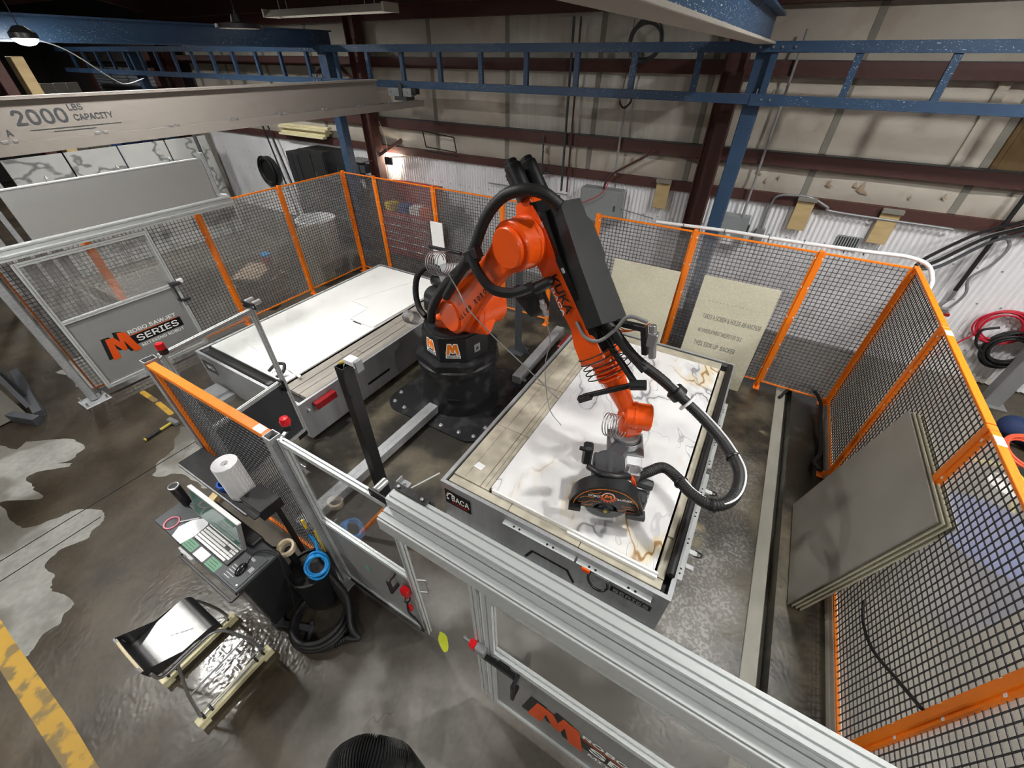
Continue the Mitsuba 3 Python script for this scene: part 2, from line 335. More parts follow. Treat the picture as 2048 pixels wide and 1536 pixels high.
mat('m_galv', proc(galv_fn), 0.42, 0.35)
def tank_fn(p, n, uv):
    s = fbm((p.x + p.y) * 26, p.z * 1.2, 0, 4); f = fbm(p.x * 1.8, p.y * 1.8, p.z * 2, 3)
    return mix((0.27, 0.285, 0.30), (0.45, 0.465, 0.485), 0.5 * s + 0.5 * f)
mat('m_tank', proc(tank_fn), 0.4, 0.3)
def blue_fn(p, n, uv):
    c = mix((0.022, 0.052, 0.108), (0.032, 0.072, 0.142), fbm(p.x * 3, p.y * 3, p.z * 3, 3))
    fl = smoothstep(0.80, 0.86, noise(p.x * 95, p.y * 95, p.z * 95)) * smoothstep(0.42, 0.6, fbm(p.x * 1.3, p.y * 1.3, p.z * 0.6, 3) + 0.14 * smoothstep(3.2, 1.6, p.z))
    c = mix(c, (0.55, 0.6, 0.66), fl * 0.8)
    return mix(c, (0.22, 0.21, 0.20), 0.55 * smoothstep(0.6, 0.95, n.z))
mat('m_blue', proc(blue_fn), 0.42)
def insul_fn(p, n, uv):
    f = fbm(p.x * 0.9, p.y, p.z * 1.4, 4); s = smoothstep(0.60, 0.74, fbm(p.x * 2.4, 3, p.z * 1.5, 4))
    c = mix((0.38, 0.345, 0.29), (0.52, 0.485, 0.43), f); c = mix(c, (0.34, 0.28, 0.2), s * 0.35)
    return c
mat('m_insul', proc(insul_fn), 0.55)
mat('m_plastic_film', proc(lambda p, n, uv: mix((0.38, 0.365, 0.32), (0.54, 0.52, 0.47), fbm(p.x * 14, 0, p.z * 0.8, 4))), 0.3)
def corr_fn(p, n, uv):
    f = fbm(p.x * 1.1, 0, p.z * 1.7, 4)
    c = mix((0.74, 0.75, 0.78), (0.84, 0.845, 0.87), f); d = smoothstep(0.62, 0.75, fbm(p.x * 1.7 + 4, 1, p.z * 3, 4)) * smoothstep(1.0, 0.1, p.z)
    return mix(c, (0.42, 0.38, 0.30), d * 0.6)
mat('m_corr', proc(corr_fn), 0.4)
mat('m_amber', proc(lambda p, n, uv: mix((0.075, 0.045, 0.016), (0.16, 0.10, 0.04), fbm(p.x * 3, 0, p.z * 1.2, 4))), 0.4)
mat('m_ply', proc(lambda p, n, uv: mix((0.42, 0.30, 0.14), (0.58, 0.44, 0.23), fbm(p.x * 4, p.y * 4, p.z * 12, 4))), 0.6)
mat('m_lumber', proc(lambda p, n, uv: mix((0.60, 0.55, 0.33), (0.76, 0.71, 0.47), fbm(p.x * 12, p.y * 3, p.z * 12, 4))), 0.6)
mat('m_stone_board', proc(lambda p, n, uv: mix((0.50, 0.48, 0.36), (0.68, 0.66, 0.53), fbm(p.x * 1.6, p.y, p.z * 1.6, 5)) * (0.88 + 0.2 * noise(p.x * 60, p.y * 60, p.z * 60))), 0.5)
mat('m_grey_slab', proc(lambda p, n, uv: mix((0.20, 0.19, 0.165), (0.34, 0.325, 0.29), fbm(p.y * 1.4, p.z * 1.4, 3, 5))), 0.38)
mat('m_brown_stone', proc(lambda p, n, uv: mix((0.20, 0.13, 0.08), (0.42, 0.33, 0.24), fbm(p.x * 5, p.y * 5, p.z * 9, 4))), 0.6)
def vmarb(p, n, uv):
    q = fbm(p.y * 1.1, p.z * 1.5, 1, 4); v = smoothstep(0.05, 0.0, dr.abs(fbm(p.y * 1.6, p.z * 2.2, 5, 4) - 0.5))
    return mix(mix((0.36, 0.37, 0.36), (0.5, 0.51, 0.5), q), (0.10, 0.11, 0.11), v * 0.8)
mat('m_dark_marble', proc(vmarb), 0.25)
def riser_fn(p, n, uv):
    f = smoothstep(0.5, 0.8, fbm(p.x * 7, p.y * 7, p.z * 5, 4)); return mix((0.012, 0.013, 0.015), (0.055, 0.055, 0.055), f * 0.6)
mat('m_riser', proc(riser_fn), 0.42)
scene['m_seat'] = {'type': 'twosided', 'bsdf': {'type': 'principled', 'base_color': col(rgb(26, 26, 28)), 'roughness': 0.34, 'specular': 1.0, 'clearcoat': 0.5, 'clearcoat_gloss': 0.75}}

# ================================================================== SETTING
YW = 8.30                       # back wall face
# floor with a drain trench along the right table
fl = sbox(-27, -9, 9, 8.6).difference(sbox(1.245, 0.3, 1.335, 6.65))
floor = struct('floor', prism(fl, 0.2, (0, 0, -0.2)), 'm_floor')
part(floor, 'trench_bed', bx(1.2, 1.38, 0.2, 6.75, -0.3, -0.2, 0), 'm_curb')
part(floor, 'trench_edge', bx(1.115, 1.243, 0.3, 6.65, -0.005, 0.012, 0.004), 'm_curb', label='smooth trowelled strip along the drain trench')
part(floor, 'fence_curb', bx(1.75, 1.84, -1.2, 6.3, -0.005, 0.06, 0.006), 'm_curb', label='pale curb under the right fence')
def blob(pts, n=90, amp=0.05, seed=3):
    c = curve(list(pts) + [pts[0]], n)[:-1]
    c = c + 1.7 * amp * (meshkit.fbm(np.c_[c * 4.5, np.full(len(c), seed)], 5)[:, None] - 0.5) * 2 * np.array([[1.0, 0.7]])
    return Polygon(c).buffer(0)
pale1 = blob([(-7.79, -.29), (-7.28, -.13), (-6.84, -.07), (-6.55, .08), (-6.79, -.23), (-6.70, -.35), (-6.26, -.35), (-6.57, -.61), (-5.95, -.62), (-5.74, -.25), (-5.53, -.10), (-5.33, -.12), (-5.20, -.34), (-5.20, -.57), (-5.03, -.66), (-4.85, -.72), (-4.58, -.64), (-4.46, -.69), (-4.38, -.86), (-4.28, -1.08), (-4.5, -1.3), (-5.5, -1.9), (-7.8, -1.6)], n=400, amp=0.07)
pale2 = blob([(-5.48, .50), (-5.62, .62), (-5.75, .85), (-6.10, 1.13), (-5.70, 1.16), (-5.38, 1.05), (-5.10, 1.06), (-4.7, .85), (-4.75, .72), (-5.20, .70), (-5.38, .54)], n=220, amp=0.05, seed=8)
pale3 = blob([(-7.6, -0.1), (-7.1, 0.25), (-6.7, 0.15), (-6.9, -0.2), (-7.4, -0.5)], amp=0.06, seed=5)
pale4 = blob([(-9.2, 1.5), (-8.3, 1.55), (-7.9, 1.2), (-8.4, 0.8), (-9.4, 0.9)], amp=0.1, seed=11)
for g in (pale1, pale2, pale3, pale4):
    part(floor, 'bare_patch', prism(g, 0.002, (0, 0, 0.0)), 'm_pale', label='bare pale concrete where the brown coating has worn off')
for (a, b) in (((-5.63, -2.4), (-5.62, 1.35)), ((-5.34, -2.4), (-5.35, -0.1))):
    a, b = A3(a), A3(b); part(floor, 'joint', bar((*a, 0.0016), (*b, 0.0016), 0.014, 0.003, b=0), 'm_gasket')
ly = Polygon([(-5.2, -1.07), (-4.51, -1.075), (-3.38, -1.06), (-2.97, -1.07), (-1.5, -1.08), (-1.5, -1.22), (-3.08, -1.21), (-4.29, -1.22), (-5.2, -1.22)])
part(floor, 'yellow_line', prism(ly, 0.0025), 'm_line_yellow', label='worn yellow floor line')
for (x0, y0, x1, y1) in ((-7.40, 1.24, -7.02, 1.24), (-6.92, 1.235, -6.50, 1.21)):
    part(floor, 'yellow_line', prism(LineString([(x0, y0), (x1, y1)]).buffer(0.035).buffer(0), 0.0025), 'm_line_yellow')
part(floor, 'spray_mark', prism(blob([(-1.30, 0.93), (-1.22, 0.93), (-1.14, 0.86), (-1.16, 0.82), (-1.26, 0.86)], amp=0.012, n=40), 0.002), 'm_spray', label='fluorescent yellow spray mark')

# back wall: corrugated wainscot, girts, insulation bays
wall = struct('wall_back', bx(-27, 9, YW + 0.06, YW + 0.16, -0.1, 6.6, 0), 'm_darkwall')
def corrugated(x0, x1, z0, z1, y, pitch=0.072, amp=0.016):
    n = int((x1 - x0) / pitch * 6); xs = np.linspace(x0, x1, n)
    ys = y + amp * np.sin(2 * np.pi * (xs - x0) / pitch)
    V = np.vstack([np.c_[xs, ys, np.full(n, z0)], np.c_[xs, ys, np.full(n, z1)]]); i = np.arange(n - 1)
    return trimesh.Trimesh(V, np.vstack([np.c_[i, i + 1, n + i + 1], np.c_[i, n + i + 1, n + i]]), process=False)
xs_ = [-17.2, -15.1, -13.0, -10.9, -8.75, -6.65, -4.55, -2.45, -0.35, 1.75, 3.85, 6.0, 8.8]
for i, (a, b) in enumerate(zip(xs_[:-1], xs_[1:])):
    part(wall, 'corrugated_sheet', corrugated(a, b + 0.04, 0.02, 2.26 + 0.012 * (i % 3), YW - 0.012 - 0.006 * (i % 2)), 'm_corr', smooth=True)
fast = cat([obox((x, YW - 0.028, z), (0.022, 0.012, 0.022), None, 0.004) for z in (0.5, 1.25, 1.75) for x in np.arange(-16.9, 6, 0.272)])
part(wall, 'sheet_screws', fast, 'm_ebox', stuff=True)
for z0, z1, dep in ((2.25, 2.40, 0.13), (2.80, 2.97, 0.2), (3.90, 4.07, 0.2), (4.66, 4.86, 0.2)):
    zc, h = (z0 + z1) / 2, z1 - z0
    C = unary_union([sbox(-dep, -h / 2, 0, -h / 2 + 0.02), sbox(-dep, h / 2 - 0.02, 0, h / 2), sbox(-dep, -h / 2, -dep + 0.014, h / 2)])
    part(wall, 'girt', prism(C, 26.2, (-17.3, YW + 0.02, zc), (0, 1, 0), (0, 0, 1)), 'm_brown_steel', label='brown steel girt')
    if h > 0.16: part(wall, 'girt_ledge', bx(-17.3, 8.9, YW - dep + 0.03, YW, z1, z1 + 0.012, 0.002), 'm_dark_grey')
seams = [2.33 - 1.83 * k for k in range(-3, 11)]
def bulge(x0, x1, z0, z1, y, dep, seed, nx=12, nz=6):
    X, Z = np.meshgrid(np.linspace(x0, x1, nx), np.linspace(z0, z1, nz), indexing='ij')
    u, v = (X - x0) / (x1 - x0), (Z - z0) / (z1 - z0)
    w = meshkit.fbm(np.stack([X * 2.2, Z * 1.7, np.full_like(X, seed)], -1), 3) - 0.5
    Y = y - dep * (np.sin(np.pi * u) * np.sin(np.pi * v)) ** 0.6 - 0.03 * w * np.sin(np.pi * u)
    i, j = np.meshgrid(np.arange(nx - 1), np.arange(nz - 1), indexing='ij'); a = i * nz + j
    F = np.vstack([np.stack([a, a + nz, a + nz + 1], -1).reshape(-1, 3), np.stack([a, a + nz + 1, a + 1], -1).reshape(-1, 3)])
    return trimesh.Trimesh(np.stack([X, Y, Z], -1).reshape(-1, 3), F, process=False)
for k, (b, a) in enumerate(zip(seams[:-1], seams[1:])):
    for (z0, z1, r) in ((2.40, 2.80, 0), (2.98, 3.90, 1), (4.08, 4.66, 2)):
        if a > 2.0 and r == 1 and a < 3: 
            continue
        film = (r >= 1 and -5.2 < a < -3.0)
        part(wall, 'insulation_panel', bulge(a, b, z0, z1, YW - 0.01, 0.045, 31 * k + r), 'm_plastic_film' if film else 'm_insul', smooth=True)
        if r: part(wall, 'seam_tape', obox((b, YW - 0.02, (z0 + z1) / 2), (0.09, 0.01, z1 - z0 - 0.01), None, 0.002), 'm_tape_grey')
        else: part(wall, 'seam_tape', obox((b - 0.02, YW - 0.02, (z0 + z1) / 2), (0.09, 0.01, z1 - z0 - 0.01), None, 0.002), 'm_tape_grey')
# amber translucent wall light panel with ribs, at the right
for k in range(4):
    x0 = 2.10 + 0.36 * k
    part(wall, 'light_panel_sheet', prism([(0, 0), (0.27, 0), (0.29, -0.035), (0.34, -0.035), (0.36, 0), (0.36, 0.012), (0, 0.012)], 0.92, (x0, YW, 2.98), (1, 0, 0), (0, 1, 0)), 'm_amber', label='amber translucent wall panel')
part(wall, 'light_panel_trim', bx(1.98, 2.09, YW - 0.085, YW, 2.98, 3.9), 'm_insul')
for (x, z, s) in ((-0.28, 2.66, .1), (-0.12, 2.55, .06), (0.72, 2.60, .1), (1.12, 2.57, .16), (1.05, 2.62, .08), (-2.35, 2.62, .1), (-4.1, 2.62, .12), (0.05, 2.62, .05), (1.75, 2.55, .05), (2.1, 2.6, .07)):
    tri = [(0, 0), (s * .35, s * .9), (s * .5, s * .1), (s, -s * .25), (s * .4, -s * .2)]
    part(wall, 'torn_flap', prism(tri, 0.006, (x, YW - 0.075, z), (1, 0, 0), (0, 0, 1)), 'm_brown_stone')
for x in (-16.6, -8.62, -1.0):
    c = part(wall, 'column', cat(ibeam((x, YW - 0.28, 0), (x, YW - 0.28, 5.2), 0.24, 0.30, 0.02, 0.015, up=(1, 0, 0))), 'm_brown_steel', label='brown steel building column')
for (p, q) in (((-1.0, YW - .2, 2.72), (-1.75, YW - .06, 2.86)), ((-8.5, YW - .3, 2.2), (-7.9, YW - .05, 2.55)), ((-8.62, YW - .3, 3.5), (-9.6, YW - .05, 3.95)), ((-10.6, YW - .3, 3.5), (-9.9, YW - .05, 3.95))):
    part(wall, 'brace', bar(p, q, 0.03, 0.07), 'm_brown_steel')
part(wall, 'eave_strut', bx(-17.3, 8.9, YW - 0.35, YW, 4.86, 5.25), 'm_dark_brown')
# far-left end of the back wall: roll-up door, painted wall
du = struct('door_1', bx(-22.6, -18.2, YW - 0.02, YW + 0.05, 0, 3.9, 0), 'm_door_grey')
for k in range(44):
    part(du, 'slat', cyl((-22.6, YW - 0.03, 0.045 + 0.088 * k), (-18.2, YW - 0.03, 0.045 + 0.088 * k), 0.045, 6), 'm_door_grey')
part(wall, 'door_jamb', bx(-18.2, -17.9, YW - 0.12, YW + 0.05, 0, 4.2), 'm_brown_steel'); part(wall, 'door_jamb', bx(-22.9, -22.6, YW - 0.12, YW + 0.05, 0, 4.2), 'm_brown_steel')
struct('wall_left', bx(-27.1, -27, -9, 8.6, 0, 9.3, 0), 'm_darkwall')
struct('wall_right', bx(9, 9.1, -9, 8.6, 0, 9.3, 0), 'm_insul')
struct('wall_front', bx(-27, 9, -9.1, -9, 0, 9.3, 0), 'm_insul')
ceil = struct('ceiling', sheet([(-27.2, 8.6, 5.45), (9.2, 8.6, 5.45), (9.2, -9.2, 9.2), (-27.2, -9.2, 9.2)]), 'm_ceiling')
zc = lambda y: 5.45 + (8.6 - y) * (3.75 / 17.8)
for y in (7.4, 5.9, 4.4, 2.9, 1.4, -0.1, -1.6):
    part(ceil, 'purlin', bx(-27, 9, y - 0.04, y + 0.04, zc(y) - 0.24, zc(y) - 0.02), 'm_dark_brown')
for x in (-16.6, -8.62, -1.0):
    part(ceil, 'rafter', bar((x, 8.2, zc(8.2) - 0.42), (x, -9, zc(-9) - 0.42), 0.16, 0.36, b=0.01), 'm_dark_brown')
part(ceil, 'pipe', cyl((-26, 5.2, 5.28), (-8, 5.4, 5.2), 0.045, 10), 'm_tan')

# ================================================================== OVERHEAD CRANE FRAME
YR = 7.2
run = thing('crane_runway', 'blue ladder-like steel runway girder spanning the hall near the back wall', 'crane rail')
part(run, 'top_chord', hollow((-21.5, YR, 4.205), (8.5, YR, 4.205), 0.10, 0.11), 'm_blue')
part(run, 'bottom_chord', cat(hollow((-21.5, YR, 3.68), (8.5, YR, 3.68), 0.11, 0.10), bx(-21.5, 8.5, YR - 0.06, YR + 0.06, 3.622, 3.634, 0.002)), 'm_blue')
for k in range(-20, 12):
    x = -3.11 + 0.875 * k
    part(run, 'rung', hollow((x, YR, 3.72), (x, YR, 4.16), 0.06, 0.075, up=(1, 0, 0)), 'm_blue')
for x in (-0.42, -9.05):
    part(run, 'splice_plate', bx(x - 0.19, x + 0.19, YR - 0.068, YR - 0.058, 3.61, 3.74), 'm_blue'); part(run, 'splice_plate', bx(x - 0.3, x + 0.3, YR - 0.064, YR - 0.054, 4.155, 4.255), 'm_blue')
    part(run, 'splice_bolts', cat([cyl((x + dx, YR - 0.085, z), (x + dx, YR - 0.05, z), 0.013, 8) for z in (4.205,) for dx in (-.24, -.1, .0, .14)] + [cyl((x + dx, YR - .085, 3.68), (x + dx, YR - .05, 3.68), .013, 8) for dx in (-.05, .05)] + [cyl((x + dx, YR, 3.72), (x + dx, YR, 3.79), 0.012, 6) for dx in (-.13, -.06, .06, .13)]), 'm_steel')
for i, x in enumerate((-17.05, -8.84, -0.58)):
    c = thing('crane_column', ('blue square steel crane column beside the far roll-up door', 'blue square crane column behind the left back corner of the orange fence', 'blue crane column speckled with white overspray behind the right back fence')[i], 'column')
    part(c, 'shaft', cat(obox((x, YR + 0.18, 2.1), (0.2, 0.2, 4.2), None, 0.012)), 'm_blue'); part(c, 'base_plate', bx(x - 0.2, x + 0.2, YR - 0.02, YR + 0.38, 0.0, 0.02), 'm_blue')
    part(c, 'bracket', bx(x - 0.12, x + 0.12, YR + 0.055, YR + 0.1, 3.6, 4.25), 'm_blue')
    if i == 0: part(c, 'sign', bx(x - 0.08, x + 0.08, YR + 0.06, YR + 0.075, 1.58, 1.82), 'm_paper', label='white notice')
bR = thing('crane_beam', 'dusty blue overhead I-beam running towards the viewer, ending at the right crane column', 'beam')
part(bR, 'web', cat(bx(-.628, -.612, -6, 7.42, 4.25, 4.50, .002), bx(-.73, -.51, -6, 7.42, 4.498, 4.52, .003)), 'm_blue'); part(bR, 'bottom_flange', bx(-.73, -.51, -6, 7.42, 4.23, 4.252, .003), 'm_hood', label='dusty tan bottom flange')
beamL = solo('crane_beam', ibeam((-8.84, 7.55, 4.35), (-8.84, -6, 4.35), 0.2, 0.28, 0.022, 0.016), 'm_blue', 'blue overhead I-beam at upper left behind the bright hanging lamp', 'beam')
# aluminium bridge with capacity lettering
XB = -6.35
br = thing('bridge_beam', 'grey aluminium crane bridge lettered with its capacity, hanging over the left table', 'crane beam')
P = unary_union([sbox(-0.075, 0.0, 0.075, 0.025), sbox(-0.012, 0.0, 0.012, 0.40), sbox(-0.06, 0.395, 0.06, 0.42), Polygon([(-.075, 0), (-.06, 0.06), (-.045, .06), (-.05, .02)]), Polygon([(.075, 0), (.06, 0.075), (.03, .09), (.03, .07), (.05, .06), (.05, .02)])])
part(br, 'web', prism(P, 12.2, (XB, -6.0, 3.37), (-1, 0, 0), (0, 0, 1)), 'm_bridge')
part(br, 'lower_track', prism(unary_union([sbox(-.075, 0, .075, .03), sbox(-.075, 0, -.06, .1), sbox(.06, 0, .075, .1)]), 13.3, (XB, -6.0, 3.34), (-1, 0, 0), (0, 0, 1)), 'm_bridge')
FX = XB + 0.0145
part(br, 'lettering', cat(text('2000', 0.115, (FX, 1.50, 3.565), (0, 1, 0), (0, 0, 1), width=.42), text('LBS', 0.05, (FX, 1.95, 3.655), (0, 1, 0), (0, 0, 1)), text('CAPACITY', 0.05, (FX, 1.96, 3.57), (0, 1, 0), (0, 0, 1), width=.34),
     text('A', 0.05, (FX, 1.40, 3.49), (0, 1, 0), (0, 0, 1)), bx(FX, FX + .001, 1.58, 2.34, 3.515, 3.522, 0), bx(FX, FX + .001, 1.75, 2.1, 3.49, 3.497, 0)), 'm_dark_grey', label='dark capacity lettering')
for k in range(9):
    y = 0.6 + 0.72 * k; part(br, 'track_clip', cat(bx(XB + .062, XB + .082, y, y + .05, 3.44, 3.465), bx(XB + .062, XB + .082, y + .08, y + .12, 3.44, 3.465)), 'm_steel')
et = thing('end_truck', 'blue end truck carrying the aluminium bridge along the runway chord', 'trolley')
part(et, 'carriage', cat(bx(-6.98, -6.42, 7.13, 7.27, 3.5, 3.6), bx(-6.98, -6.40, 7.1, 7.13, 3.49, 3.62)), 'm_ebox'); part(et, 'bumper', bx(-6.42, -6.30, 7.12, 7.24, 3.53, 3.62), 'm_rubber')
part(et, 'hanger', cat(bx(-6.8, -6.5, 7.06, 7.3, 3.43, 3.49), bx(-6.68, -6.6, 7.07, 7.1, 3.45, 3.7)), 'm_dark_grey'); part(et, 'bolts', cat([cyl((x, 7.08, 3.555), (x, 7.11, 3.555), .02, 8) for x in (-6.9, -6.7, -6.5)]), 'm_steel')

# ================================================================== LAMPS
def highbay(x, y, z, label, lit=True, r=0.2, group=None, rad=None):
    t = thing('highbay_lamp', label, 'lamp', group)
    part(t, 'housing', lathe([(0.02, 0.16), (0.07, 0.15), (0.09, 0.07), (r + 0.03, 0.045), (r + 0.035, 0.0), (r, -0.005)], 28, (x, y, z), cap=False), 'm_gasket', smooth=40)
    part(t, 'suspension', cat(cyl((x, y, z + 0.15), (x, y, zc(y) - .03), 0.006, 6), cyl((x, y, z + .15), (x, y, z + .2), .02, 8)), 'm_gasket')
    if lit: part(t, 'added_skirt', lathe([(r + .02, .0), (r + .05, -.05), (r + .058, -.05), (r + .03, .0)], 32, (x, y, z), cap=False), 'm_dark_grey', smooth=40)  # dark skirt added to cut lamp light off the upper wall
    k = part(t, 'lens', lathe([(r, 0.0), (0.005, 0.001)], 28, (x, y, z - 0.002), (0, 0, -1), cap=False), 'm_glow', label='glowing lens' if lit else None)
    if lit: scene[k]['emitter'] = {'type': 'area', 'radiance': {'type': 'rgb', 'value': list(rad or LAMP_L)}}
    return t
for x, y, z, w in LAMPS: highbay(x, y, z, 'unseen lit round high-bay lamp assumed out of frame above the hall', True, 0.2, 'lit high-bay lamps above the cell', [w * c for c in LAMP_L])
highbay(-7.5, 4.8, 4.40, 'black disc-shaped pendant lamp hanging before the left blue beam', False, 0.28)
t = thing('pendant_lamp', 'small bright lamp glowing below the left blue beam with a thin cord', 'lamp')
part(t, 'housing', lathe([(0.02, 0.12), (0.06, 0.11), (0.13, 0.05), (0.135, 0.0), (0.12, -0.004)], 24, (-8.35, 2.55, 4.24), cap=False), 'm_black', smooth=40); part(t, 'suspension', cyl((-8.35, 2.55, 4.35), (-8.35, 2.55, zc(2.55)), .006, 6), 'm_black')
k = part(t, 'lens', lathe([(0.003, -0.075), (0.07, -0.06), (0.11, -0.03), (0.12, 0.0)], 24, (-8.35, 2.55, 4.24), cap=False), 'm_glow', smooth=True, label='glowing dome'); scene[k]['emitter'] = {'type': 'area', 'radiance': {'type': 'rgb', 'value': [40, 39, 36]}}
part(t, 'cord', tube(curve([(-8.33, 2.60, 4.25), (-8.6, 3.0, 4.12), (-9.5, 3.7, 3.78), (-10.6, 4.3, 3.68), (-12.0, 5.2, 3.70)], 30), .008, 6), 'm_white_plastic', smooth=True)
t = thing('fluorescent_fixture', 'white industrial fluorescent fixture hanging near the upper left of the back wall', 'lamp')
hood = Polygon([(-0.16, 0), (-0.07, 0.09), (0.07, 0.09), (0.16, 0), (0.15, -0.005), (0.065, 0.08), (-0.065, 0.08), (-0.15, -0.005)])
part(t, 'hood', prism(hood, 2.75, (-8.35, 6.0, 4.60), (0, 1, 0), (0, 0, 1)), 'm_hood')
part(t, 'end_cap', bx(-8.37, -8.33, 5.84, 6.16, 4.59, 4.70), 'm_hood'); part(t, 'end_cap', bx(-5.62, -5.58, 5.84, 6.16, 4.59, 4.70), 'm_hood')
for y in (5.93, 6.07):
    k = part(t, 'tube', cyl((-8.25, y, 4.635), (-5.7, y, 4.635), 0.019, 10), 'm_glow', label='glowing tube'); scene[k]['emitter'] = {'type': 'area', 'radiance': {'type': 'rgb', 'value': [1.6, 1.6, 1.5]}}
part(t, 'chain', cat([cyl((x, 6.0, 4.69), (x + .05, 6.0, zc(6) - .1), 0.006, 5) for x in (-8.1, -7.9, -6.1, -5.9)]), 'm_steel')

# ================================================================== SAFETY FENCE
FH = 2.2
def fence_post(x, y, label, d=(1, 0), group='orange fence posts'):
    t = thing('fence_post', label, 'fence post', group)
    part(t, 'shaft', obox((x, y, FH / 2 + 0.005), (0.06, 0.06, FH - 0.01), None, 0.006), 'm_fence_orange')
    a = A3([d[0], d[1], 0.0]); c = A3([x, y, 0.006]) + a * 0.035
    part(t, 'base_plate', cat(obox(c, (0.17, 0.09, 0.012), axes(a), 0.003), obox(A3([x, y, 0.05]) + a * 0.05, (0.06, 0.008, 0.08), axes(a), 0.002)), 'm_fence_orange')
    part(t, 'clips', cat([obox((x + s * 0.035 * abs(d[1]), y + s * 0.035 * abs(d[0]), z), (0.028, 0.028, 0.03), None, 0.004) for z in (0.35, 0.8, 1.25, 1.7, 2.1) for s in (-1, 1)]), 'm_white_plastic', stuff=True)
    return t
def fence_panel(p0, p1, side, label, z0=0.1, z1=2.17, sp=0.055, sheet_=True, gap=0.04, t_=0.006):
    """p0-p1 on the ground; side = outward normal (2-vector) on which the clear sheet hangs"""
    p0, p1 = A3([*p0, 0.0]), A3([*p1, 0.0]); d = unit(p1 - p0); L = np.linalg.norm(p1 - p0); p0 = p0 + d * gap; p1 = p1 - d * gap; L -= 2 * gap; n = A3([*side, 0.0])
    t = thing('mesh_fence', label, 'fence panel')
    up = A3([0, 0, 1.0]); e = 0.012
    part(t, 'frame', cat(bar(p0 + up * z0, p1 + up * z0, .024, .024), bar(p0 + up * z1, p1 + up * z1, .024, .024), bar(p0 + up * z0, p0 + up * z1, .024, .024), bar(p1 + up * z0, p1 + up * z1, .024, .024)), 'm_fence_orange')
    W = []; nv, nh = int(round(L / sp)), int(round((z1 - z0) / sp))
    for i in range(1, nv): q = p0 + d * (L * i / nv); W.append(bar(q + up * z0, q + up * z1, t_, t_, b=0))
    for j in range(1, nh): z = z0 + (z1 - z0) * j / nh; W.append(bar(p0 + up * z + n * .005, p1 + up * z + n * .005, t_, t_, b=0))
    part(t, 'wire_mesh', cat(W), 'm_wire', stuff=True, label='dark welded wire mesh')
    if sheet_:
        a, b = p0 - d * .02 + n * .03, p1 + d * .02 + n * .03
        part(t, 'clear_sheet', sheet([a + up * z0, b + up * z0, b + up * z1, a + up * z1]), 'm_plexi_right' if side[0] > 0 else 'm_plexi_fence', label='hazy clear plastic sheet')
    return t
RX = 1.79
rp = [6.37, 4.80, 3.28, 1.76, 0.24, -1.28]
rl = ['dark orange corner post where the right and back fences meet', 'orange post of the right fence, second from the back corner', 'orange post of the right fence beside the leaning grey slabs', 'orange post of the right fence in the lower right corner of view', 'orange post of the right fence out of view', 'orange post of the right fence far out of view']
for y, l in zip(rp[:5], rl): fence_post(RX, y, l, (-1, 0))
rpl = ['right fence mesh panel next to the back corner', 'right fence mesh panel behind the leaning grey slabs', 'right fence mesh panel in front of the blue drum', 'right fence mesh panel at the lower right corner']
for k in range(4): fence_panel((RX, rp[k]), (RX, rp[k + 1]), (1, 0), rpl[k])
# flat cap rail on the right fence
cap = thing('fence_cap_rail', 'flat bright orange cap rail along the top of the right fence', 'rail')
for k in range(4): part(cap, 'segment', bx(RX - 0.028, RX + 0.028, rp[k + 1] + 0.04, rp[k] - 0.04, 2.185, 2.20), 'm_fence_orange')
part(cap, 'sticker', bx(RX - .026, RX + .026, 4.60, 4.70, 2.2, 2.203), 'm_paper', label='white sticker'); part(cap, 'sticker', bx(RX - .026, RX + .026, 3.08, 3.18, 2.2, 2.203), 'm_paper', label='white sticker')
BY = 6.37
bxs = [0.83, -0.71, -2.18]
bl = ['orange back fence post right of the leaning board with printed text', 'orange back fence post between the two leaning cream boards', 'orange back fence post behind the robot forearm']
for x, l in zip(bxs, bl): fence_post(x, BY, l, (0, -1))
bpl = ['back fence mesh panel left of the right corner post', 'back fence mesh panel behind the board with printed text', 'back fence mesh panel behind the plain cream board']
pts_ = [RX] + bxs
for k in range(3): fence_panel((pts_[k], BY), (pts_[k + 1], BY), (0, 1), bpl[k])
lx = [-7.93, -7.03, -5.49, -3.95]
ll = ['orange corner post where the left and back fences meet', 'orange back fence post in front of the red tool chest', 'orange back fence post beside the narrow white board', 'orange back fence post behind the robot link arm']
for x, l in zip(lx, ll): fence_post(x, BY, l, (0, -1))
lpl = ['narrow back fence mesh panel at the left corner', 'back fence mesh panel in front of the red tool chest', 'back fence mesh panel left of the robot elbow']
for k in range(3): fence_panel((lx[k], BY), (lx[k + 1], BY), (0, 1), lpl[k])
fence_panel((-3.95, BY), (-2.95, BY), (0, 1), 'back fence mesh panel seen under the robot arm')
fence_post(-2.95, BY, 'orange back fence post seen under the robot arm', (0, -1))
LX = -7.95
for y, l in zip((4.86, 3.33, 1.83), ('orange left fence post beside the white bin', 'orange left fence post at the end of the sliding gate beam', 'orange left fence post seen through the sliding gate pane')): fence_post(LX, y, l, (1, 0))
ly_ = [6.37, 4.86, 3.33, 1.83, 0.85]
for k, l in enumerate(('left fence mesh panel in front of the white bin', 'left fence mesh panel in front of the stacked stone', 'left fence mesh panel behind the sliding gate handle', 'left fence mesh panel behind the sliding gate hinge side')): fence_panel((LX, ly_[k]), (LX, ly_[k + 1]), (-1, 0), l)
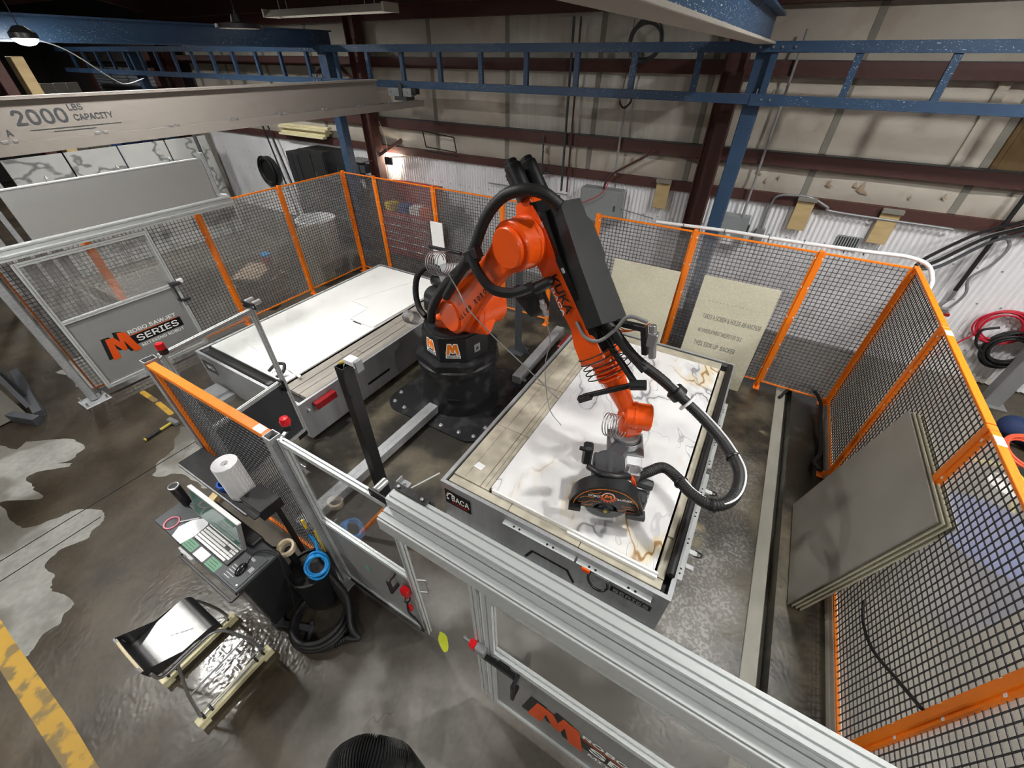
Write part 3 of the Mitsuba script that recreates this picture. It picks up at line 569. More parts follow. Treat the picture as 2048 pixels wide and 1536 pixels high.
# white conduit along the back fence top
solo('white_conduit', tube(curve([(-1.3, BY + .05, 2.20), (-0.3, BY + .05, 2.235), (0.5, BY + .04, 2.24), (1.3, BY + .02, 2.27), (1.66, BY + .03, 2.28), (1.86, BY - .02, 2.24), (1.92, BY - .22, 2.15), (1.93, BY - .28, 2.05)], 50), 0.023, 10), 'm_white_plastic', 'white plastic conduit along the top of the right back fence bending over the corner', 'conduit', smooth=True)
solo('zip_ties', cat([obox((x, BY + .045, z), (0.006, 0.055, 0.075), None, .001) for x, z in ((-0.9, 2.2), (-0.35, 2.22), (0.2, 2.225), (0.6, 2.23), (1.05, 2.24), (1.25, 2.25))]), 'm_black', 'black zip ties holding the white conduit to the back fence', 'cable ties'); labels['zip_ties']['kind'] = 'stuff'

# ================================================================== FRONT POSTS, DOORS, GATES
def e_stop(x, y, z, label, d=(0, 0, 1)):
    t = thing('signal_light', label, 'signal light', 'red signal lights on gate posts')
    o = A3([x, y, z]); D = unit(d)
    part(t, 'base', cyl(o, o + D * 0.05, 0.036, 16), 'm_black'); part(t, 'dome', lathe([(0.034, 0.05), (0.036, 0.06), (0.036, 0.088), (0.028, 0.106), (0.001, 0.112)], 16, o, D), 'm_red', smooth=40, label='red lens')
    part(t, 'bracket', bar(o - A3([0, 0, .0]), o - A3([0.0, .07, .03]), .03, .012), 'm_steel'); return t
def gate_post(x, y, h, w, d, label):
    t = thing('gate_post', label, 'post')
    part(t, 'shaft', hollow((x, y, 0.012), (x, y, h), w, d, 0.008, up=(0, 1, 0)), 'm_galv', label='galvanised tube')
    part(t, 'inner_fill', bx(x - w / 2 + .008, x + w / 2 - .008, y - d / 2 + .008, y + d / 2 - .008, h - .12, h - .06, 0), 'm_gasket')
    part(t, 'base_plate', bx(x - .14, x + .14, y - .1, y + .1, 0, .014), 'm_galv'); return t
gate_post(-2.43, 0.845, 2.05, 0.085, 0.085, 'galvanised square post behind the paper towel roll, hinging the open grey door')
gate_post(-4.155, 0.87, 2.05, 0.085, 0.11, 'galvanised post at the left end of the short orange fence panel')
e_stop(-2.40, 0.955, 2.03, 'red signal light on the post behind the paper towel roll')
e_stop(-4.12, 0.985, 2.05, 'red signal light at the left end of the short orange fence panel')
# short panel between the two posts (double mesh)
sp = thing('mesh_fence', 'short fence panel of diamond-looking mesh under a thick orange top rail, behind the control desk', 'fence panel')
part(sp, 'top_rail', bx(-4.10, -2.475, .815, .885, 1.99, 2.035), 'm_fence_orange'); part(sp, 'bottom_rail', bx(-4.10, -2.475, .83, .87, .09, .13), 'm_fence_orange')
part(sp, 'end_post', bx(-4.10, -4.06, .83, .87, .09, 2.0), 'm_fence_orange'); part(sp, 'end_post', bx(-2.52, -2.48, .83, .87, .09, 2.0), 'm_fence_orange'); part(sp, 'top_label', bx(-2.62, -2.52, .82, .88, 2.035, 2.037, 0), 'm_paper', label='white sticker')
W = []
for yy in (.85,):
    for i in range(1, 32): x = -4.06 + 1.54 * i / 32; W.append(bar((x, yy, .12), (x, yy, 2.0), .005, .005, b=0))
    for j in range(1, 38): z = .12 + 1.88 * j / 38; W.append(bar((-4.07, yy + .005, z), (-2.5, yy + .005, z), .005, .005, b=0))
part(sp, 'wire_mesh', cat(W), 'm_wire_light', stuff=True)
def door(name, label, cat_, p0, p1, zb, zm, zt, w=0.045, d=0.04, panel='m_panel_grey', pane='m_plexi_door', side=1):
    """framed door from p0 to p1 (2D), lower sheet zb..zm, pane zm..zt"""
    t = thing(name, label, cat_); a, b = A3([*p0, 0.0]), A3([*p1, 0.0]); e = unit(b - a); n = A3([-e[1], e[0], 0.0]) * side; u = A3([0, 0, 1.0]); h = w / 2
    for q in (a + e * h, b - e * h): part(t, 'stile', profile(q + u * zb, q + u * zt, w, d, up=n), 'm_alu')
    for z, nm_ in ((zb + h, 'bottom_rail'), (zm, 'middle_rail'), (zt - h, 'top_rail')): part(t, nm_, profile(a + e * w + u * z, b - e * w + u * z, d, w), 'm_alu')
    part(t, 'lower_panel', obox((a + b) / 2 + u * (zb + zm) / 2, (np.linalg.norm(b - a) - 1.6 * w, .006, zm - zb - w), axes(e), .001), panel, label='grey sheet panel')
    part(t, 'pane', sheet([a + e * w + u * (zm + h), b - e * w + u * (zm + h), b - e * w + u * (zt - w), a + e * w + u * (zt - w)]), pane, label='clear pane')
    return t, a, b, e, n
def grip(t, c, e, n, L=.24, out=.07, up=(0, 0, 1), m='m_black', name='handle'):
    u = A3(up); c = A3(c)
    return part(t, name, cat(bar(c + n * out - u * L / 2, c + n * out + u * L / 2, .026, .026, up=n, b=.006), bar(c - u * (L / 2 - .015), c + n * out - u * (L / 2 - .015), .024, .03), bar(c + u * (L / 2 - .015), c + n * out + u * (L / 2 - .015), .024, .03)), m)
def roller_latch(label, c, e, n):
    """black plate carrying two chrome rollers, at the top of a door"""
    t = thing('roller_latch', label, 'latch', 'roller latches on the doors'); c = A3(c); u = A3([0, 0, 1.0])
    part(t, 'plate', obox(c, (.19, .012, .07), axes(e), .004), 'm_black')
    for s in (-1, 1): q = c + e * .055 * s + u * .02; part(t, 'roller', cyl(q + n * .01, q + n * .10, .024, 18), 'm_chrome', smooth=40); 
    part(t, 'bolts', cat([cyl(c + e * s * .08 - n * .012, c + e * s * .08, .01, 8) for s in (-1, 1)]), 'm_steel')
    return t
dR, a, b, e, n = door('swing_door', 'closed grey framed door between the galvanised post and the front gate beam', 'door', (-2.37, .86), (-1.33, .86), .09, 1.08, 2.04)
grip(dR, (-1.50, .83, .98), e, -n * 1.0, .2)
part(dR, 'inner_handle', cat(bar((-1.36, .90, .78), (-1.30, .93, .78), .012, .012), bar((-1.30, .93, .78), (-1.30, .93, .98), .012, .012), bar((-1.30, .93, .98), (-1.36, .9, .98), .012, .012)), 'm_steel')
part(dR, 'interlock', cat(bx(-1.45, -1.38, .79, .84, .84, .93)), 'm_red', label='red interlock head')
part(dR, 'interlock_cord', cat(coil((-1.42, .81, .75), (0, 0, 1), .02, .004, 5, seed=3), tube(curve([(-1.42, .8, .72), (-1.41, .78, .6), (-1.37, .8, .45), (-1.36, .82, .25), (-1.40, .83, .13), (-1.7, .83, .11), (-2.3, .83, .11)], 40), .008, 6)), 'm_black')
part(dR, 'padlock', bx(-1.43, -1.39, .79, .82, .60, .66), 'm_red'); part(dR, 'sticker', prism([(0, 0), (.09, .02), (.08, .1), (.02, .07)], .001, (-1.98, .855, .62), (1, 0, 0), (0, 0, 1)), 'm_green_note', label='pale sticker')
roller_latch('roller latch with two chrome rollers where the closed door meets the front beam', (-1.37, .84, 2.09), e, n)
dL, a, b, e, n = door('swing_door', 'open framed door swung towards the white slab table', 'door', (-4.17, .95), (-4.27, 1.90), .24, 1.08, 2.04, panel='m_dark_grey')
part(dL, 'skirt', obox((-4.27, 1.83, .3), (.14, .005, .3), axes(e), .001), 'm_rubber', label='black rubber flap')
grip(dL, A3([-4.255, 1.82, 1.06]), e, -n, .16)
roller_latch('roller latch with two chrome rollers on the open door by the white slab', (-4.26, 1.87, 2.08), A3([1.0, .1, 0]) / np.hypot(1, .1), A3([-.1, 1.0, 0]) / np.hypot(1, .1))

# M-series logo: orange block letter with black shadow, bar and lettering
def logo(t, o, ex, ey, w):
    """o lower left corner; logo of width w; ex right, ey up; normal ex x ey faces the viewer"""
    o, ex, ey = A3(o), unit(ex), unit(ey); ez = np.cross(ex, ey); s = w
    Mp = Polygon([(.06, 0), (.145, 0), (.165, .20), (.215, .07), (.26, .07), (.275, .20), (.315, .0), (.40, .0), (.345, .30), (.255, .33), (.235, .2), (.20, .29), (.11, .30)])
    part(t, 'logo_shadow', prism(affinity.scale(affinity.translate(Mp, -.04, .025), s, s, origin=(0, 0)), .001, o, ex, ey), 'm_black')
    part(t, 'logo_mark', prism(affinity.scale(Mp, s, s, origin=(0, 0)), .0012, o + ez * .001, ex, ey), 'm_robot_orange', label='orange block letter')
    part(t, 'logo_bar', prism(affinity.scale(sbox(.37, .095, 1.0, .215).buffer(.01), s, s, origin=(0, 0)), .001, o, ex, ey), 'm_black_gloss', label='black lettered bar')
    part(t, 'logo_bar_edge', prism(affinity.scale(sbox(.37, .222, .99, .232), s, s, origin=(0, 0)), .001, o, ex, ey), 'm_robot_orange')
    part(t, 'logo_text', cat(text('SERIES', .085 * s, o + ex * .41 * s + ey * .112 * s + ez * .0012, ex, ey, width=.55 * s, depth=.0008), text('ROBO SAWJET', .05 * s, o + ex * .36 * s + ey * .25 * s, ex, ey, width=.62 * s, depth=.0008), text('MITERING ROBOT', .042 * s, o + ex * .42 * s + ey * .02 * s, ex, ey, width=.57 * s, depth=.0008)), 'm_white', label='white lettering')

# front sliding gate (lower right) with its header beam
hb = thing('gate_beam', 'long double aluminium header beam across the front of the right table', 'beam')
part(hb, 'rear_profile', profile((-1.28, .852, 2.15), (2.6, .852, 2.15), .095, .10, nx=2, ny=2), 'm_alu')
part(hb, 'front_profile', profile((-1.28, .765, 2.10), (2.6, .765, 2.10), .07, .055, nx=1, ny=1), 'm_alu')
part(hb, 'track_lip', bx(-1.28, 2.6, .715, .728, 2.02, 2.12, .003), 'm_alu')
bk = part(hb, 'end_bracket', cat(bx(-1.29, -1.02, .905, .917, 2.06, 2.20, .004), bx(-1.29, -1.05, .875, .917, 2.2, 2.21, .003)), 'm_black')
part(hb, 'bracket_bolts', cat([cyl((x, .895, 2.21), (x, .895, 2.22), .010, 8) for x in (-1.26, -1.09)]), 'm_steel')
part(hb, 'antenna', cyl((-1.20, .93, 2.2), (-1.08, 1.05, 2.28), .004, 6), 'm_white_plastic')
fg, a, b, e, n = door('sliding_gate', 'grey sliding gate with an orange letter logo at the lower right', 'gate', (-.60, .745), (1.9, .745), .14, 1.20, 2.0, w=.06, d=.045)
part(fg, 'inner_stile', profile((-.655, .745, .14), (-.655, .745, 2.0), .05, .045, up=(0, 1, 0)), 'm_alu')
logo(fg, (-.36, .738, .44), (1, 0, 0), (0, 0, 1), 1.25)
grip(fg, (-.36, .715, 1.08), e, -n, .24); part(fg, 'latch_bar', cat(bx(-.62, -.38, .69, .715, 1.12, 1.17), bx(-.5, -.42, .70, .722, 1.08, 1.2)), 'm_black')
part(fg, 'interlock_body', bx(-.655, -.585, .675, .72, 1.20, 1.27), 'm_conduit'); part(fg, 'interlock_head', bx(-.70, -.655, .675, .72, 1.21, 1.27), 'm_red', label='red interlock head'); part(fg, 'interlock_pin', cyl((-.75, .70, 1.25), (-.70, .70, 1.25), .012, 8), 'm_steel')
stub = thing('fence_post', 'short orange post on the floor behind the closed door pane', 'fence post')
part(stub, 'shaft', obox((-2.25, 1.57, .36), (.06, .06, .70), None, .006), 'm_fence_orange'); part(stub, 'base_plate', bx(-2.34, -2.16, 1.49, 1.65, 0, .014), 'm_fence_orange')
part(stub, 'brace', bar((-2.25, 1.57, .62), (-2.62, 1.25, .06), .04, .04), 'm_fence_orange')
gate_post(1.86, 0.86, 2.1, .08, .08, 'galvanised post carrying the right end of the front gate beam')

# left sliding gate
lb = thing('gate_beam', 'bright aluminium header beam of the left sliding gate with the grey panel above it', 'beam')
part(lb, 'rear_profile', profile((-7.78, .70, 2.21), (-7.78, 3.84, 2.21), .10, .10, nx=2, ny=2), 'm_alu'); part(lb, 'front_profile', profile((-7.70, .70, 2.16), (-7.70, 3.84, 2.16), .06, .06), 'm_alu')
lg, a, b, e, n = door('sliding_gate', 'left sliding gate with a grey panel bearing an orange letter logo', 'gate', (-7.70, .98), (-7.70, 2.48), .14, 1.24, 2.09, w=.05, d=.045, side=-1, pane='m_plexi_gate')
logo(lg, (-7.695, 1.18, .50), (0, 1, 0), (0, 0, 1), 1.10)
grip(lg, (-7.69, 2.40, 1.12), e, n, .26, .09); part(lg, 'latch', cat(bx(-7.69, -7.60, 2.38, 2.52, 1.24, 1.29), bx(-7.69, -7.62, 2.44, 2.55, .96, 1.0)), 'm_black'); part(lg, 'interlock', bx(-7.69, -7.64, 2.50, 2.58, 1.25, 1.31), 'm_white_plastic')
part(lg, 'edge_wire_mesh', cat([bar((-7.72, .87 + .03 * k, .15), (-7.72, .87 + .03 * k, 2.1), .004, .004, b=0) for k in range(4)] + [bar((-7.72, .85, .2 + .05 * k), (-7.72, .97, .2 + .05 * k), .004, .004, b=0) for k in range(38)]), 'm_wire', stuff=True)
gp = thing('gate_post', 'thick galvanised round-edged post with a bolted base plate at the left of the sliding gate', 'post')
part(gp, 'shaft', obox((-7.80, .78, 1.1), (.1, .1, 2.16), None, .02), 'm_galv'); part(gp, 'base_plate', bx(-7.95, -7.64, .62, .94, 0, .016), 'm_galv')
part(gp, 'anchor_bolts', cat([cyl((x, y, .016), (x, y, .085), .012, 8) for x in (-7.92, -7.68) for y in (.66, .90)]), 'm_steel')
pn = thing('grey_panel', 'large plain grey panel hung with hooks above the left sliding gate', 'panel')
part(pn, 'board', bx(-8.23, -8.20, 1.40, 3.85, 2.14, 2.77, .004), 'm_panel_grey'); part(pn, 'edge_strip', bx(-8.25, -8.19, 1.38, 3.80, 2.765, 2.785), 'm_alu')
for y in (1.9, 2.7, 3.4): part(pn, 'hook', tube(curve([(-8.22, y, 2.78), (-8.22, y, 2.83), (-8.19, y + .01, 2.85), (-8.17, y + .015, 2.82)], 12), .008, 6), 'm_steel')
part(pn, 'side_bracket', cat(bx(-8.24, -8.18, 3.86, 3.92, 2.2, 2.85), bx(-8.24, -8.05, 3.86, 3.98, 2.16, 2.22)), 'm_galv')
# black sensor post
bp = thing('sensor_post', 'black square post with a small sensor on top between the two tables', 'post')
part(bp, 'shaft', hollow((-2.80, 1.77, .014), (-2.80, 1.77, 1.93), .10, .12, .006, up=(0, 1, 0)), 'm_black'); part(bp, 'base_plate', bx(-2.95, -2.65, 1.64, 1.92, 0, .014), 'm_black')
part(bp, 'fill', bx(-2.84, -2.76, 1.72, 1.82, 1.8, 1.84, 0), 'm_gasket')
part(bp, 'sensor', cat(bx(-2.80, -2.69, 1.78, 1.87, 1.94, 1.99, .004)), 'm_white_plastic', label='white sensor box'); part(bp, 'sensor_cover', bx(-2.69, -2.665, 1.80, 1.88, 1.86, 1.98), 'm_conduit'); part(bp, 'connector', cyl((-2.84, 1.76, 1.94), (-2.80, 1.80, 1.95), .014, 10), 'm_yellow_dull')
part(bp, 'cable', tube(curve([(-2.80, 1.80, 1.95), (-2.76, 1.74, 1.93), (-2.74, 1.70, 1.85), (-2.735, 1.69, 1.7), (-2.74, 1.72, 1.6)], 24), .007, 6), 'm_black')

# ================================================================== TABLES
def tank(name, label, x0, x1, y0, y1):
    t = thing(name, label, 'work table'); zt, w = .63, .022
    part(t, 'front_side', bx(x0, x1, y0, y0 + w, .03, zt - .004), 'm_tank'); part(t, 'back_side', bx(x0, x1, y1 - w, y1, .03, zt - .004), 'm_tank')
    part(t, 'left_side', bx(x0, x0 + w, y0, y1, .03, zt - .004), 'm_tank'); part(t, 'right_side', bx(x1 - w, x1, y0, y1, .03, zt - .004), 'm_tank')
    fr = sbox(x0 - .004, y0 - .004, x1 + .004, y1 + .004).difference(sbox(x0 + .035, y0 + .035, x1 - .035, y1 - .035))
    part(t, 'rim', prism(fr, .012, (0, 0, zt - .008)), 'm_galv'); part(t, 'bed', bx(x0 + .03, x1 - .03, y0 + .03, y1 - .03, .40, .57), 'm_gasket')
    for x in (x0 + .1, x1 - .1):
        for y in (y0 + .12, y1 - .12): part(t, 'foot', cyl((x, y, 0), (x, y, .05), .05, 14), 'm_dark_grey')
    return t
TX0, TX1, TY0, TY1 = -1.99, .39, 1.93, 5.76
rt = tank('cutting_table', 'galvanised steel cutting table under the saw, carrying the marble-veined slab', TX0, TX1, TY0, TY1)
ys = [2.08, 2.95, 3.90, 4.80, 5.70]
for k, (a, b) in enumerate(zip(ys[:-1], ys[1:])): part(rt, 'bed_tile', bx(-1.93, -1.60, a + .004, b - .004, .57, .628 - .003 * (k % 2), .004), 'm_tile')
for k, (a, b) in enumerate(zip(ys[:-1], ys[1:])): part(rt, 'bed_tile', bx(-1.594, -1.49, a + .004, b - .004, .57, .626, .004), 'm_tile')
xs2 = [-1.93, -1.2, -.45, .30]
for k, (a, b) in enumerate(zip(xs2[:-1], xs2[1:])): part(rt, 'bed_tile', bx(a + .003, b - .003, 1.985, 2.075, .57, .622 + .003 * (k % 2), .004), 'm_tile')
part(rt, 'bed_tile', bx(-1.48, .22, 5.50, 5.70, .57, .62), 'm_tile'); part(rt, 'bed_tile', bx(.225, .30, 2.08, 5.5, .57, .628), 'm_tile')
part(rt, 'guide_strip', bx(-1.45, .24, 2.075, 2.10, .62, .672, .003), 'm_white', label='white plastic strip'); part(rt, 'guide_strip', bx(-.60, .24, 2.045, 2.068, .62, .66, .003), 'm_white')
part(rt, 'score_line', cat([bx(x, x + .002, 2.1, 5.5, .628, .6295, 0) for x in (-1.80, -1.54)]), 'm_dark_grey')
part(rt, 'bumper_pipe', cyl((.335, 2.12, .665), (.335, 5.62, .665), .035, 14), 'm_rubber', smooth=40, label='wet black rubber pipe along the right rim')
for k, (y0, y1) in enumerate(((2.25, 3.62), (3.72, 5.0))):
    L = prism([(0, 0), (.06, 0), (.06, .006), (.006, .006), (.006, .06), (0, .06)], y1 - y0, (.392, y1, .46), (1, 0, 0), (0, 0, 1))
    part(rt, 'side_rail', L, 'm_alu', label='drilled aluminium angle'); part(rt, 'rail_holes', cat([cyl((.42 + d, y, .466), (.42 + d, y, .4675), .010, 10) for y in np.arange(y0 + .06, y1, .34) for d in (0,)] + [cyl((.42, y + .05, .466), (.42, y + .05, .4675), .010, 10) for y in np.arange(y0 + .06, y1, .34)]), 'm_gasket')
for y in (2.55, 3.35): 
    part(rt, 'toggle_clamp', bx(.45, .52, y, y + .05, .44, .47), 'm_white_plastic'); part(rt, 'toggle_clamp', bx(.45, .52, y - .16, y - .11, .44, .47), 'm_white_plastic'); part(rt, 'clamp_loop', tube(curve([(.5, y, .46), (.55, y + .01, .46), (.56, y + .05, .46), (.5, y + .06, .46)], 16), .008, 6), 'm_black')
for k, (x0, x1) in enumerate(((-1.20, -.44), (-.42, .26))):
    part(rt, 'front_rail', cat(bx(x0, x1, 1.875, 1.93, .545, .552, .002), bx(x0, x1, 1.922, 1.93, .49, .552, .002)), 'm_alu')
    part(rt, 'front_rail_holes', cat([cyl((x + d, 1.90, .552), (x + d, 1.90, .5535), .011, 10) for x in np.arange(x0 + .12, x1, .36) for d in (0, .06)]), 'm_gasket')
part(rt, 'maker_plate', bx(-1.95, -1.62, 1.922, 1.93, .30, .53, .002), 'm_black_gloss', label='black maker plate')
part(rt, 'maker_lettering', cat(text('BACA', .085, (-1.87, 1.921, .385), (1, 0, 0), (0, 0, 1), width=.235), prism(LineString([(0, 0), (.02, .06), (.06, .075), (.1, .055)]).buffer(.011), .0015, (-1.925, 1.921, .42), (1, 0, 0), (0, 0, 1)), bx(-1.93, -1.90, 1.9195, 1.921, .37, .40, 0)), 'm_white')
part(rt, 'maker_line', text('S Y S T E M S', .028, (-1.86, 1.921, .335), (1, 0, 0), (0, 0, 1), width=.2), 'm_red')
part(rt, 'series_lettering', cat([bx(-.08, .29, 1.921, 1.928, .315, .395, .002)]), 'm_black'); part(rt, 'series_text', text('SERIES', .05, (-.06, 1.919, .333), (1, 0, 0), (0, 0, 1), width=.33), 'm_conduit')
part(rt, 'hose_hook', cat(tube(curve([(-.28, 1.90, .50), (-.28, 1.85, .46), (-.22, 1.83, .40), (-.14, 1.84, .38), (-.10, 1.87, .42), (-.12, 1.9, .46)], 24), .012, 6)), 'm_black'); part(rt, 'hook_tag', bx(-.36, -.28, 1.86, 1.90, .50, .55), 'm_robot_orange'); part(rt, 'valve', bx(-.24, -.10, 1.87, 1.92, .49, .54), 'm_steel')
part(rt, 'floor_flange', bx(TX0 - .0, TX1, TY0 - .05, TY0, .03, .045), 'm_tank')
part(rt, 'access_hatch', prism(LineString([(-.95, .06), (-.88, .22), (-.5, .22), (-.42, .06)]).buffer(.012), .008, (0, 1.932, .02), (1, 0, 0), (0, 0, 1)), 'm_gasket')
slabR = solo('stone_slab', prism(sbox(-1.475, 2.11, .205, 5.48), .024, (0, 0, .630)), 'm_marble', 'white slab with grey and gold marble veins lying under the saw', 'stone slab')
solo('stone_strip', prism(Polygon([(.225, 2.5), (.295, 2.5), (.295, 3.05), (.225, 3.05)]), .02, (0, 0, .629)), 'm_tile', 'small beige stone strip on the right rim of the cutting table', 'stone strip')
solo('paper_scrap', prism(Polygon([(-1.80, 2.26), (-1.70, 2.25), (-1.69, 2.33), (-1.79, 2.34)]), .012, (0, 0, .626)), 'm_paper', 'small white scrap on the front left corner of the cutting table', 'scrap')

UX0, UX1 = -6.66, -4.27
lt = tank('loading_table', 'grey steel table under the plain white slab in the left half of the cell', UX0, UX1, TY0, TY1)
part(lt, 'front_roller', cyl((-6.50, 2.02, .61), (-5.0, 2.02, .61), .028, 12), 'm_rubber', label='black roller'); part(lt, 'roller_bracket', cat(bx(-6.54, -6.48, 1.98, 2.06, .57, .65), bx(-5.02, -4.95, 1.98, 2.06, .57, .65)), 'm_dark_grey')
for k in range(3):
    for m, (a, b) in enumerate(((2.08, 3.0), (3.0, 4.1), (4.1, 4.9), (4.9, 5.7))):
        x = -4.78 + .155 * k; part(lt, 'bed_plank', bx(x + .003, x + .150, a + .003 + .2 * (k % 2) * (m > 0), b - .003 + .2 * (k % 2) * (m < 3), .57, .628 - .003 * ((k + m) % 2), .003), 'm_plank')
part(lt, 'rail', bx(-6.64, -6.60, 2.0, 5.7, .63, .645), 'm_alu'); part(lt, 'rail_bolts', cat([cyl((-6.62, y, .645), (-6.62, y, .650), .009, 8) for y in np.arange(2.2, 5.6, .3)]), 'm_gasket')
part(lt, 'maker_plate', bx(-6.56, -6.26, 1.922, 1.93, .33, .52, .002), 'm_black_gloss', label='black maker plate'); part(lt, 'maker_lettering', text('BACA', .075, (-6.48, 1.921, .40), (1, 0, 0), (0, 0, 1), width=.2), 'm_white')
part(lt, 'red_bracket', cat(bx(-4.26, -4.18, 2.10, 2.42, .50, .56), bx(-4.2, -4.18, 2.1, 2.42, .46, .56)), 'm_redpaint', label='red oxide steel bracket'); part(lt, 'side_bolt', cyl((-4.27, 2.02, .50), (-4.22, 2.02, .50), .018, 10), 'm_chrome')
part(lt, 'side_slot', bx(-4.269, -4.262, 3.0, 3.45, .22, .26, .002), 'm_gasket')
part(lt, 'corner_joint_box', cat(bx(-6.45, -6.0, 1.55, 1.92, .0, .09), bx(-6.42, -6.1, 1.62, 1.9, .09, .14)), 'm_galv')
# plain white slab in cut pieces
slab = sbox(-6.55, 2.12, -4.80, 5.66); cutp = LineString([(-5.35, 5.66), (-5.84, 4.24), (-5.39, 4.21), (-5.37, 3.78), (-4.80, 3.76)]).buffer(.0045, cap_style=2, join_style=2)
cut2 = LineString([(-5.30, 3.78), (-5.46, 3.72)]).buffer(.003, cap_style=2)
pcs = slab.difference(unary_union([cutp, cut2, sbox(-5.28, 3.735, -5.08, 3.775)]))
for k, g in enumerate(getattr(pcs, 'geoms', [pcs])):
    solo('stone_slab', prism(g, .022, (0, 0, .632)), 'm_slab_white', ('large plain white slab covering most of the left table', 'smaller plain white cut-out piece at the far right of the left table', 'narrow white offcut on the left table')[min(k, 2)], 'stone slab')
solo('white_strip', bar((-6.15, 2.45, .672), (-4.70, 2.30, .672), .035, .03), 'm_white', 'long thin white strip lying across the near end of the left table', 'strip')
solo('white_strip', bar((-4.83, 3.78, .668), (-4.80, 5.4, .668), .03, .022), 'm_white', 'thin white strip along the right edge of the cut-out piece', 'strip')
solo('small_hose', tube(curve([(-5.15, 2.14, .70), (-5.12, 2.25, .76), (-5.0, 2.30, .78), (-4.92, 2.22, .74), (-4.95, 2.12, .69)], 24), .022, 8), 'm_rubber', 'short dark hose bend at the near right corner of the white slab', 'hose', smooth=True)
solo('tube_rail', profile((-3.20, 3.22, .10), (-3.22, .95, .10), .15, .12, nx=1, ny=1, s=.002), 'm_galv', 'galvanised square channel lying on the floor from the robot pedestal towards the front', 'channel')
solo('anchor_bracket', cat(bx(-2.78, -2.62, 1.95, 2.06, 0, .012), bx(-2.78, -2.76, 1.95, 2.06, 0, .07), cyl((-2.69, 2.0, .012), (-2.69, 2.0, .04), .015, 8)), 'm_galv', 'small galvanised anchor bracket on the floor beside the channel', 'bracket')
solo('tube_rail', bar((-2.55, 6.15, .09), (-2.50, 4.4, .09), .15, .14), 'm_galv', 'galvanised channel on the floor behind the robot', 'channel')
rb = thing('red_block', 'small red steel block on the floor behind the cutting table', 'block'); part(rb, 'body', obox((-2.23, 5.85, .05), (.28, .45, .1), None, .02), 'm_redpaint'); part(rb, 'plate', obox((-2.23, 5.85, .105), (.2, .1, .012), None, .003), 'm_redpaint')
sb = thing('steel_stand', 'dark upright steel tube with a base bracket behind the robot', 'stand'); part(sb, 'tube', obox((-2.95, 5.25, .85), (.09, .09, 1.7), None, .006), 'm_dark_grey'); part(sb, 'plate', bx(-3.1, -2.8, 5.1, 5.4, 0, .02), 'm_dark_grey'); part(sb, 'gusset', prism([(0, 0), (.28, 0), (0, .35)], .015, (-2.95, 5.21, .02), (1, 0, 0), (0, 0, 1)), 'm_dark_grey')

# ================================================================== ROBOT
C0 = A3([-3.13, 3.80, 0.0]); TH = math.radians(-15)
ER, ET, EZ = A3([math.cos(TH), math.sin(TH), 0]), A3([-math.sin(TH), math.cos(TH), 0]), A3([0, 0, 1.0])
def Q(r, z, o=0.0): return C0 + ER * r + EZ * z + ET * o
ps = thing('robot_pedestal', 'black round steel pedestal bolted to the floor under the robot', 'pedestal')
pl = sbox(-.86, -.86, .86, .86).buffer(-.28).buffer(.28).difference(unary_union([Point(1.75 * math.cos(a), 1.75 * math.sin(a)).buffer(.96, 40) for a in np.radians([0, 180, 90])])).buffer(-.04).buffer(.04)
part(ps, 'floor_plate', prism(pl, .03, C0), 'm_riser')
part(ps, 'drum', lathe([(.60, .03), (.585, .10), (.56, .30), (.53, .62), (.53, .70)], 56, C0), 'm_riser', smooth=40)
def ngon(r, n, a0=0): return [(r * math.cos(a0 + 2 * math.pi * k / n), r * math.sin(a0 + 2 * math.pi * k / n)) for k in range(n)]
part(ps, 'collar', cat(lathe([(.53, .66), (.585, .70), (.585, .78), (.56, .80)], 56, C0), prism(ngon(.60, 8, math.pi / 8 + TH), .10, C0 + EZ * .79)), 'm_riser', label='black flange collar')
a_ = math.radians(-62); wn = A3([math.cos(a_), math.sin(a_), 0])
part(ps, 'slot', obox(C0 + wn * .565 + EZ * .30, (.02, .20, .06), axes(wn), .002), 'm_gasket')
for k, (dx, dy) in enumerate([(-.72, -.72), (-.78, -.52), (-.50, -.76), (.72, -.72), (.50, -.76), (.77, -.50), (.2, -.78), (-.15, -.78), (.72, .72), (-.72, .72)]):
    q = C0 + A3([dx, dy, .03])
    if pl.contains(Point(dx, dy).buffer(.03)): part(ps, 'anchor_bolt', cat(cyl(q, q + EZ * .012, .03, 14), cyl(q, q + EZ * .035, .016, 6)), 'm_chrome')
rob = thing('industrial_robot', 'orange six-axis industrial robot arm holding the saw over the marble slab', 'robot arm')
part(rob, 'base_frame', prism(Polygon(ngon(.475, 8, math.pi / 8 + TH)), .36, C0 + EZ * .90), 'm_black', label='black octagonal base frame')
part(rob, 'base_cap', lathe([(.43, 1.26), (.42, 1.29), (.34, 1.30)], 40, C0), 'm_black')
